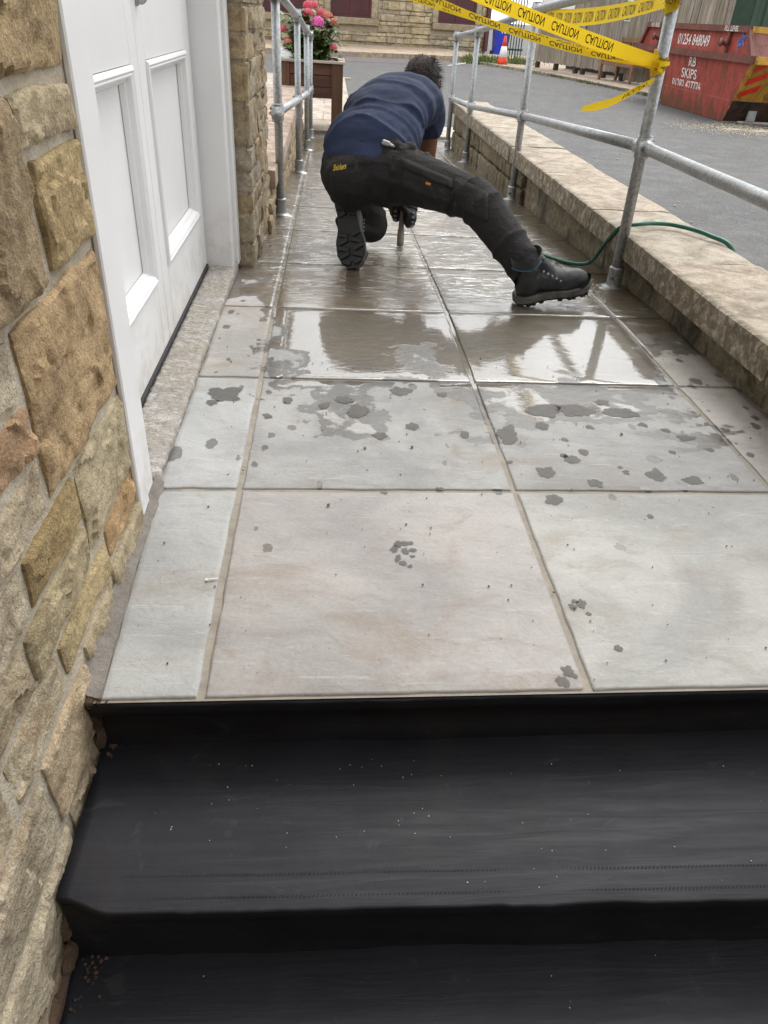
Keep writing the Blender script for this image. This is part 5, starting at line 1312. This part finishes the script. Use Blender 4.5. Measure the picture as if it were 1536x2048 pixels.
def cloth(name, col, sc=1.0, rough=.85, wr=1.0, sheen=.2, dirt=None):
    k = NM(name); p = k.pos
    n1 = k.noise(p, 7, 5, .6, .6); n2 = k.noise(k.scale(p, (1, 1, 1.5), (.4, .2, 0)), 22, 5, .6, 1.2); wv = k.noise(p, 700, 2)
    c = k.mix(k.ss(n1, .3, .7), tuple(x*.8 for x in col), tuple(x*1.2 for x in col))
    if dirt: c = k.mix(k.math('MULTIPLY', k.ss(k.noise(p, 13, 6, .7, .8), .54, .70), dirt), c, (.16, .15, .14))
    h = k.math('ADD', k.math('MULTIPLY', n2, wr), k.math('MULTIPLY', wv, .06))
    return k.fin(c, rough, 0, k.bump(h, .55, .012), Sheen_Weight=sheen, Sheen_Roughness=.5)
SKIN = (lambda k: k.fin(k.mix(k.ss(k.noise(k.pos, 30, 5), .3, .7), (.165, .066, .034), (.225, .095, .050)), .48, 0, k.bump(k.noise(k.pos, 220, 3), .25, .002)))(NM('brown_skin'))
SHIRT = cloth('navy_jersey', (.019, .030, .072), 1, .92, .35, .0)
TROU = cloth('charcoal_workwear', (.0100, .0094, .0102), 1, .88, 1.2, .0, .10); TROU2 = cloth('dusty_workwear', (.0150, .0142, .0147), 1, .88, 1.2, .0, .25)
BOOT = plain('boot_leather', (.028, .030, .034), .5, .35, 25, 0, .35, 80, .003); SOLE = plain('boot_rubber', (.012, .012, .013), .55, .3, 30, 0, .4, 60, .004); MID = plain('boot_midsole', (.115, .11, .10), .7, .4, 20)
TEAL = plain('teal_trim', (.02, .11, .15), .6); GLOVE = plain('black_glove', (.012, .012, .013), .6, .3, 30, 0, .4, 90, .003)

S_ = V((.41, .87, .22)).normalized(); RV = V((.88, -.43, .04)); TA = axes(RV, S_)      # columns: right, along the spine, back normal
hipL, hipR = V((.265, 3.30, .33)), V((.43, 3.225, .365))
kneeL, ankL = V((.392, 3.56, .035)), V((.268, 3.33, .13))
kneeR, ankR = V((.760, 2.955, .312)), V((.922, 2.715, .140))
waist, mid_, chest, neck_, head_ = V((.372, 3.36, .445)), V((.430, 3.52, .522)), V((.505, 3.68, .555)), V((.580, 3.83, .588)), V((.620, 3.940, .632))
shR, elR, wrR = V((.634, 3.70, .530)), V((.652, 3.785, .335)), V((.572, 3.64, .165))
shL, elL, wrL = V((.375, 3.845, .530)), V((.395, 3.85, .28)), V((.490, 3.665, .165))
HX = axes((.90, -.35, .25), (.28, .62, -.45))         # head: right, face direction, crown
# ---- body: one continuous figure
face = HX @ V((0, 1, 0)); crown = HX @ V((0, 0, 1)); hright = HX @ V((1, 0, 0))
body_parts = [ellip(waist, (.145, .13, .095), TA), ellip(mid_, (.16, .15, .10), TA), ellip(chest, (.175, .15, .105), TA),
    ellip((.335, 3.265, .35), (.155, .12, .115), TA), limb([(shL, .055), (shR, .055)]),
    limb([(chest+S_*.05, .07), (neck_, .055), (head_-crown*.02, .052)]),
    ellip(head_, (.080, .099, .103), HX), ellip(head_+face*.045-crown*.060, (.052, .055, .05), HX), ellip(head_+face*.098-crown*.025, (.013, .020, .018), HX), ellip(head_+face*.085-crown*.068, (.024, .012, .010), HX), ellip(head_+face*.082-crown*.095, (.022, .016, .014), HX),
    ellip(head_+hright*.076-crown*.02-face*.005, (.010, .020, .032), HX), ellip(head_-hright*.076-crown*.02-face*.005, (.010, .020, .032), HX),
    ellip(head_+face*.080+hright*.032+crown*.004, (.020, .010, .008), HX), ellip(head_+face*.080-hright*.032+crown*.004, (.020, .010, .008), HX),
    limb([(shR, .055), (lerp(shR, elR, .45), .050), (elR, .041), (lerp(elR, wrR, .35), .041), (wrR, .029)]), limb([(shL, .055), (lerp(shL, elL, .45), .050), (elL, .041), (lerp(elL, wrL, .35), .041), (wrL, .029)]),
    limb([(hipR, .085), (kneeR, .058), (lerp(kneeR, ankR, .3), .055), (ankR, .040)]), limb([(hipL, .085), (kneeL+V((0, 0, .03)), .052), (lerp(kneeL, ankL, .3)+V((0, 0, .02)), .045), (ankL, .036)])]
# hands: palm, four unequal fingers curled round the tool, thumb from the side
TOOL = V((.535, 3.615, .0)); tz = ramp_z(3.6)
def hand(c, wrist, side, grow=0., zoff=0.):
    """fist closed round the upright tool; side=+1 right hand (thumb on top)"""
    c = V(c); parts = []
    radial = V((c.x-TOOL.x, c.y-TOOL.y, 0)).normalized(); tang = V((-radial.y, radial.x, 0))*side
    parts.append(limb([(V(wrist), .028+grow), (c+radial*.004, .030+grow)]))
    parts.append(ellip(c, (.036+grow, .020+grow, .044+grow), axes(tang, radial)))
    for i, (L, r) in enumerate(((1.0, .0098), (1.08, .0100), (1.02, .0096), (.82, .0086))):
        z = .031-i*.0205
        k0 = c+V((0, 0, z))+tang*.030+radial*.006; k1 = k0+tang*.024*L-radial*.022*L; k2 = k1-tang*.020*L-radial*.026*L; k3 = k2-tang*.018*L+radial*.010
        parts.append(limb([(k0, r*1.12+grow), (k1, r*1.05+grow), (k2, r+grow), (k3, r*.9+grow)]))
    t0 = c-tang*.022+V((0, 0, .024)); t1 = t0-radial*.028+V((0, 0, .018))+tang*.006; t2 = t1-radial*.020+tang*.026
    parts.append(limb([(t0, .0135+grow), (t1, .0115+grow), (t2, .0098+grow)]))
    return parts
hR, hL = V((.568, 3.595, .098)), V((.512, 3.632, .115))
body_parts += hand(hR, wrR, 1) + hand(hL, wrL, -1)
bv, bf, _ = skin(body_parts, .0065, 3)
man = mesh('person', (bv, bf), SKIN, None, True)
tag(man, 'worker in navy T-shirt and black work trousers kneeling on the wet paving, head bowed', 'person')
# ---- T-shirt
cuffR = lerp(shR, elR, .30); cuffL = lerp(shL, elL, .58)
sp = [ellip((.343, 3.274, .364), (.192, .140, .136), TA), ellip(waist-S_*.085-TA.col[2]*.004, (.190, .095, .124), TA), ellip(waist-S_*.035, (.196, .125, .132), TA), ellip(waist+S_*.02-RV*.012, (.192, .13, .130), TA), ellip(waist+S_*.07, (.192, .13, .130), TA), ellip(mid_, (.190, .16, .125), TA), ellip(mid_+S_*.08+TA.col[2]*.012, (.196, .15, .12), TA), ellip(chest+TA.col[2]*.008, (.200, .14, .120), TA),
    limb([(shL+V((.02, 0, 0)), .078), (chest+S_*.06, .105), (shR+V((-.02, 0, 0)), .080)]), limb([(shR, .076), (lerp(shR, elR, .3), .074), (cuffR, .066)]), limb([(shL, .076), (cuffL, .066)]), limb([(chest+S_*.09, .085), (neck_-S_*.035, .068)])]
sv, sf, sn = skin(sp, .0075, 5)
o_ = []
for v, n in zip(sv, sn):
    d = v-waist; s_ = d.dot(S_); u = d.dot(RV); b = d.dot(TA.col[2])
    m1 = smooth01(.36, .02, s_)*smooth01(-.24, -.10, s_)
    ph = s_*58 + 60*u*u - u*16 + 4.2*noise.noise(V((u*5, s_*5, 3)))
    f1 = (1-abs(math.sin(ph*.5)))**2.2
    a1 = .021*m1*f1*(.35+.65*smooth01(-.3, .4, noise.noise(V((u*5+4, s_*9, 8)))+u*1.2+.1))
    q = v-lerp(shR, elR, .25); m2 = math.exp(-(q.length/.13)**2)
    ph2 = q.dot(V((.75, .25, .6)))*95+2*noise.noise(v*9)
    a2 = .006*m2*(1-abs(math.sin(ph2*.5)))**2
    a3 = .004*noise.fractal(v*11, 1, 2, 3)
    o_.append(v+n*(a1+a2+a3-.002))
# cut the openings: hem, sleeves, collar
def keep_shirt(c):
    if (c-waist).dot(S_) < -.222+.06*((c-waist).dot(RV))+.010*noise.noise(c*20) and (c-waist).length < .4: return False
    for sh_, el_, cu in ((shR, elR, cuffR), (shL, elL, cuffL)):
        dd = (el_-sh_).normalized()
        if (c-cu).dot(dd) > .028 and (c-cu).length < .14: return False
    if (c-neck_).dot(S_) > -.005 and (c-neck_).length < .12: return False
    return True
sf2 = [f for f in sf if keep_shirt(sum((o_[i] for i in f), V())/len(f))]
def clean(name, vs, fs, mat, parent, thick=.0):
    used = sorted({i for f in fs for i in f}); mp = {a: b for b, a in enumerate(used)}
    o = mesh(name, ([vs[i] for i in used], [tuple(mp[i] for i in f) for f in fs]), mat, parent, True)
    if thick:
        m = o.modifiers.new('thickness', 'SOLIDIFY'); m.thickness = thick; m.offset = -1
    return o
shirt = clean('t_shirt', o_, sf2, SHIRT, man, .003)
def hem_ring(c, d, r, w_, mat, n=28, nm='hem', par=None):
    d = V(d).normalized(); a = d.orthogonal().normalized(); b = d.cross(a)
    return mesh(nm, grid(n, 3, lambda u, v: V(c)+(a*math.cos(u*6.283)+b*math.sin(u*6.283))*(r+.0015*math.sin(v*3.14))+d*(v-.5)*w_), mat, par, True)
shirt_bvh = BVHTree.FromPolygons([tuple(v) for v in o_], sf2)
# ---- trousers
tp = [ellip((.338, 3.262, .352), (.180, .130, .128), TA), ellip((.285, 3.225, .315), (.125, .105, .115), TA), ellip((.415, 3.205, .335), (.125, .11, .115), TA), ellip(waist-S_*.10, (.174, .08, .110), TA),
    limb([(hipR, .112), (lerp(hipR, kneeR, .5), .096), (lerp(hipR, kneeR, .86), .080), (kneeR, .077), (lerp(kneeR, ankR, .22), .078), (lerp(kneeR, ankR, .6), .070), (lerp(kneeR, ankR, 1.10), .068)]),
    limb([(hipL, .115), (lerp(hipL, kneeL, .5), .095), (kneeL+V((0, 0, .03)), .076), (lerp(kneeL, ankL, .5)+V((0, 0, .01)), .066), (lerp(kneeL, ankL, .9), .060)])]
tv, tf, tn = skin(tp, .0075, 4)
o2 = []
dR = (kneeR-hipR).normalized(); dS = (ankR-kneeR).normalized()
for v, n in zip(tv, tn):
    a = .0035*noise.fractal(v*9, 1, 2, 4)
    # creases running down the stretched thigh from the crotch and bunching behind the knee and above the hem
    t = (v-hipR).dot(dR)/(kneeR-hipR).length
    q = V(v-hipR)-dR*(v-hipR).dot(dR)
    if -.3 < t < 1.05 and q.length < .2 and v.x > .36:
        ph = q.z*85+t*9+v.y*20+2.2*noise.noise(v*8); a += .012*smooth01(-.2, .35, t)*smooth01(1.0, .7, t)*smooth01(.10, -.03, q.z)*(1-abs(math.sin(ph*.5)))**2
    ks = (v-kneeR).dot(dS)/(ankR-kneeR).length
    if -.3 < ks < 1 and v.x > .6:
        ph = ks*26+2.5*noise.noise(v*7)+(v.y*14); w2 = math.exp(-((ks-.02)/.22)**2)+.8*math.exp(-((ks-.78)/.18)**2)
        a += .014*w2*(1-abs(math.sin(ph*.5)))**1.8
    if v.x < .45 and v.z < .30:
        ph = v.z*70+v.x*20+2*noise.noise(v*8); a += .007*(1-abs(math.sin(ph*.5)))**2
    o2.append(v+n*a)
def keep_tr(c):
    if (c-waist).dot(S_) > -.165 and c.z > .3 and (c-waist).length < .25: return False
    if (c-lerp(kneeR, ankR, 1.10)).dot(dS) > 0 and c.x > .8: return False
    return True
tf2 = [f for f in tf if keep_tr(sum((o2[i] for i in f), V())/len(f))]
trou = clean('trousers', o2, tf2, TROU, man, .004)
tb = BVHTree.FromPolygons([tuple(v) for v in o2], tf2)
def decal(name, fn, mat, parent, off, nu=16, nv=12, thick=.003, bvh=None, dirn=(0, 1, 0)):
    """patch of cloth laid on the garment: fn(u,v) gives a start point, cast along dirn"""
    d0 = V(dirn).normalized(); pts = []; good = True; last = None
    for j in range(nv+1):
        for i in range(nu+1):
            s_ = V(fn(i/nu, j/nv)); h = (bvh or tb).ray_cast(s_-d0*.6, d0)
            if h[0] is None: q = last if last is not None else s_
            else: q = h[0]-d0*off
            last = q; e = min(i, nu-i, j, nv-j)
            pts.append(q-d0*(.0 if e else -off*.8))
    fs = [(j*(nu+1)+i, j*(nu+1)+i+1, (j+1)*(nu+1)+i+1, (j+1)*(nu+1)+i) for j in range(nv) for i in range(nu)]
    return mesh(name, (pts, fs), mat, parent, True)
# back pocket badge, belt loop, pockets
bdg = decal('pocket_badge', lambda u, v: (.192+.070*u, 3.2, .330+.070*v+.020*u), TROU2, trou, .004, 10, 8)
for b_ in [(.225, .365)]:
    tvv, tff = text_vf('Snickers', .026, .62, .015); sl = .22
    pts = []
    for v in tvv:
        x = .228+v.x*.95; z = .366+v.y*1.15+.26*v.x; h = tb.ray_cast(V((x+v.y*.3, 2.6, z)), V((0, 1, 0)))
        pts.append((h[0] if h[0] is not None else V((x, 3.1, z)))-V((0, .0065, 0)))
    mesh('lettering', (pts, tff), plain('yellow_thread', (.62, .42, .03), .7), trou)
decal('belt_loop', lambda u, v: (.292+.016*u-.010*(1-v), 3.2, .420-.062*(1-v)+.0), TROU2, trou, .007, 4, 8)
decal('waistband', lambda u, v: (.165+.27*u, 3.2, .345+.034*v+.052*u+.018*math.sin(u*3.1)), TROU2, trou, .006, 30, 5)
decal('back_pocket', lambda u, v: (.195+.115*u, 3.2, .265+.085*v+.03*u), TROU, trou, .005, 12, 10)
decal('thigh_pocket', lambda u, v: (.475+.175*u, 3.0, .325+.085*v-.028*u-.02*u*v), TROU2, trou, .012, 16, 12)
decal('pocket_flap', lambda u, v: (.47+.185*u, 3.0, .395+.035*v-.045*u), TROU, trou, .020, 16, 6)
kp = decal('knee_pad', lambda u, v: (.665+.115*u, 2.9, .300+.095*v-.035*u), TROU2, trou, .009, 14, 12)
decal('orange_tag', lambda u, v: (.553+.028*u, 3.0, .352+.017*v-.003*u), plain('orange_label', (.62, .20, .02), .6), trou, .0165, 4, 3)
# bulging holster pocket at the hip with an adjustable wrench in it
hpv, hpf, hpn = skin([ellip((.440, 3.20, .455), (.055, .050, .032)), ellip((.49, 3.17, .436), (.055, .045, .040)), ellip((.540, 3.13, .414), (.055, .04, .036)), limb([((.42, 3.215, .46), .03), ((.60, 3.09, .385), .030)])], .006, 3)
mesh('holster_pocket', ([v+n*(.008*noise.fractal(v*26, 1, 2, 3)+.004*math.sin(v.x*120+v.z*60)) for v, n in zip(hpv, hpn)], hpf), TROU2, trou, True)
wrn = mesh('spanner', join(move(rbox(.034, .012, .020, (8, 4, 6), .006), T(.410, 3.160, .468) @ rot(.3, 'Y')), tube([(.415, 3.163, .466), (.445, 3.160, .456)], .007, 8)), GALV_B, None, True)
tag(wrn, 'shiny steel spanner sticking out of the hip pocket of the kneeling worker', 'spanner')
# shirt label peeping at the hem
# ---- boots
def foot_hw(t):
    pts = [(0, .024), (.06, .039), (.16, .042), (.34, .036), (.48, .041), (.66, .054), (.80, .054), (.92, .041), (1.0, .012)]
    for (a, x), (b, y) in zip(pts, pts[1:]):
        if a <= t <= b: k = (t-a)/(b-a); k = k*k*(3-2*k); return x+(y-x)*k
    return .01
LEN = .305
def sole_shape(z0, z1, grow=0., n=26, lift=.0):
    ring_ = [(foot_hw(i/n)+grow, i/n*LEN) for i in range(n+1)] + [(-foot_hw(i/n)-grow, i/n*LEN) for i in range(n, -1, -1)]
    def bend(y): return .030*max(0, (y-.20)/.105)**2*lift
    m = len(ring_); vs = [V((x, y, z0+bend(y))) for x, y in ring_]+[V((x, y, z1+bend(y))) for x, y in ring_]
    fs = [(i, (i+1) % m, (i+1) % m+m, i+m) for i in range(m)]
    for k in range(n):
        fs.append((k, k+1, m-2-k, m-1-k)); fs.append((m+k+1, m+k, 2*m-1-k, 2*m-2-k))
    return vs, fs
uv_, uf_, un_ = skin([ellip((0, .048, .072), (.042, .050, .062)), limb([((0, .055, .08), .048), ((0, .038, .125), .050)]), limb([((0, .09, .085), .046), ((0, .16, .066), .043), ((0, .22, .052), .043)]), ellip((0, .243, .050), (.046, .052, .040)), ellip((.0, .20, .042), (.049, .06, .028)), limb([((0, .085, .15), .03), ((0, .13, .10), .030)])], .006, 3)
uv_ = [v+n*(.0018*noise.fractal(v*40, 1, 2, 3)-.003*math.exp(-((v.z-.115)/.010)**2)*smooth01(.14, .05, v.y)) for v, n in zip(uv_, un_)]
def boot(M_, label):
    g = mesh('boot', move((uv_, uf_), M_), BOOT, man, True); g['label'] = label
    fixn(mesh('midsole', move(sole_shape(.012, .034, .003), M_), MID, g)); 
    lug = [sole_shape(.004, .0125, .0)]
    for i in range(11):
        t = .05+i*.087; hw = foot_hw(t)
        if .36 < t < .50: continue
        for s_ in (-1, 1):
            lug.append(move(bevbox(-.5*hw+.006, .5*hw-.002, -.009, .009, -.006, .0045, .002), T(s_*.52*hw, t*LEN, 0) @ rot(s_*.35*(1 if i % 2 else -1), 'Z')))
    fixn(mesh('sole', move(join(*lug), M_), SOLE, g))
    mesh('toe_bumper', move(grid(18, 5, lambda u, v: ((foot_hw(.80+.2*math.cos((u-.5)*3.1))+.004)*math.sin((u-.5)*3.1)*1.0, LEN*(.78+.235*math.cos((u-.5)*3.0)), .032+.026*v)), M_), SOLE, g, True)
    mesh('collar', move(grid(24, 4, lambda u, v: (.0555*math.cos(u*6.283), .036+.0565*math.sin(u*6.283), .150+.034*v+.022*max(0, math.sin(u*6.283)))), M_), cloth('boot_collar', (.025, .026, .030)), g, True)
    mesh('teal_piping', move(tube([(.0575*math.cos(u/24*6.283), .036+.0575*math.sin(u/24*6.283), .150+.022*max(0, math.sin(u/24*6.283))) for u in range(25)], .0022, 6), M_), TEAL, g, True)
    lc = []
    for q in range(6):
        y = .105+q*.018; z = .135-q*.0125
        lc.append(tube(spline([(-.032, y-.01, z-.012), (0, y+.004, z+.006), (.032, y-.006, z-.010)], 4), .0026, 6))
    mesh('laces', move(join(*lc), M_), plain('dark_lace', (.05, .052, .055), .8), g, True)
    ey = []
    for q in range(5):
        for s_ in (-1, 1): ey.append(ellip((s_*.040, .092+q*.018, .128-q*.013), (.0035, .0045, .0045), None, (8, 6)))
    mesh('eyelets', move(join(*ey), M_), GALV_B, g, True)
    return g
def frame_(org, fwd, up):
    fwd = V(fwd).normalized(); up = V(up); up = (up-fwd*up.dot(fwd)).normalized(); x = fwd.cross(up)
    m = Matrix((x, fwd, up)).transposed().to_4x4(); m.translation = V(org); return m
gz = ramp_z(2.8)
boot(frame_((.905, 2.715, gz+.008), (.965, .17, .17), (-.12, -.16, 1)), 'scuffed black work boot planted out to the side, toe raised')
boot(frame_((.250, 3.272, .272), (.125, -.47, -.84), (.28, .84, -.46)) @ Matrix.Diagonal((1.10, 1.06, 1.06, 1)), 'black work boot with its lugged sole turned up')
# ---- gloves
def glove(c, wr_, side, lb):
    gv, gf_, gn = skin(hand(c, lerp(c, wr_, .55), side, .0035), .0050, 2)
    g = mesh('glove', ([v+n*.001*noise.noise(v*60) for v, n in zip(gv, gn)], gf_), GLOVE, man, True)
    dd = (V(wr_)-V(c)).normalized()
    mesh('cuff', tube([lerp(c, wr_, .45), lerp(c, wr_, .95)], [.037, .038], 18, False), GLOVE, g, True)
    mesh('knuckle_print', join(*[ellip(V(c)+V((.012*side, -.028, .028-i*.020)), (.010, .006, .006), None, (8, 6)) for i in range(4)]), plain('grey_print', (.22, .22, .23), .6), g, True)
    return g
glove(hR, wrR, 1, ''); glove(hL, wrL, -1, '')
tl = mesh('jointing_tool', join(lathe([(.006, .0), (.0165, .004), (.0175, .03), (.0165, .075), (.013, .085), (.012, .21), (.008, .216)], 18, (TOOL.x, TOOL.y, tz+.001))), plain('pale_tool', (.42, .39, .33), .6, .15), None, True)
tag(tl, 'pale upright hand tool gripped in the black gloves, its end on the paving', 'tool')
# ---- hair: thinning crop with longer curls on one side
def on_hair(d): return face.dot(d) < .30+.25*max(0, crown.dot(d)) and not (crown.dot(d) < -.62)
hv_, hf_ = ellip(head_, (.084, .104, .108), HX, (48, 32))
hv2 = [head_+(v-head_)*(1+.035*noise.fractal(v*38, 1, 2, 3)) for v in hv_]
HAIR = (lambda k: k.fin(k.mix(k.ss(k.noise(k.pos, 55, 5, .7, .6), .42, .66), (.004, .003, .0026), (.060, .026, .016)), .75, 0, k.bump(k.noise(k.pos, 160, 4, .7), .9, .006)))(NM('dark_hair'))
hair = clean('hair', hv2, [f for f in hf_ if on_hair((sum((hv2[i] for i in f), V())/4-head_).normalized())], HAIR, man)
hrn = random.Random(99); strands = []
STR = plain('hair_strand', (.004, .0033, .003), .7, .3, 40)
for i in range(2600):
    d = V((hrn.gauss(0, 1), hrn.gauss(0, 1), hrn.gauss(0, 1))).normalized()
    if not on_hair(d): continue
    rside = hright.dot(d)
    bald = crown.dot(d) > .15 and abs(rside) < .55 and face.dot(d) < .1
    if bald and hrn.random() < .55: continue
    loc_ = HX.transposed() @ d; p0 = head_+HX @ V((loc_.x*.0845, loc_.y*.105, loc_.z*.1085))
    L = hrn.uniform(.008, .016) if rside < .45 else hrn.uniform(.016, .036)
    t = (V((hrn.gauss(0, 1), hrn.gauss(0, 1), hrn.gauss(0, 1)))*.35-crown*.6-d*0).normalized(); t = (t-d*t.dot(d)).normalized()
    p1 = p0+d*L*.35+t*L*.55; p2 = p0+d*L*(.45 if rside < .45 else .75)+t*L*1.1+V((hrn.gauss(0, .002), hrn.gauss(0, .002), hrn.gauss(0, .002))); s_ = d.cross(t).normalized()*.0010
    strands.append(([p0-s_, p0+s_, p1+s_*.8, p1-s_*.8, p2], [(0, 1, 2, 3), (3, 2, 4)]))
o = mesh('hair_strands', join(*strands), STR, hair); o['kind'] = 'stuff'
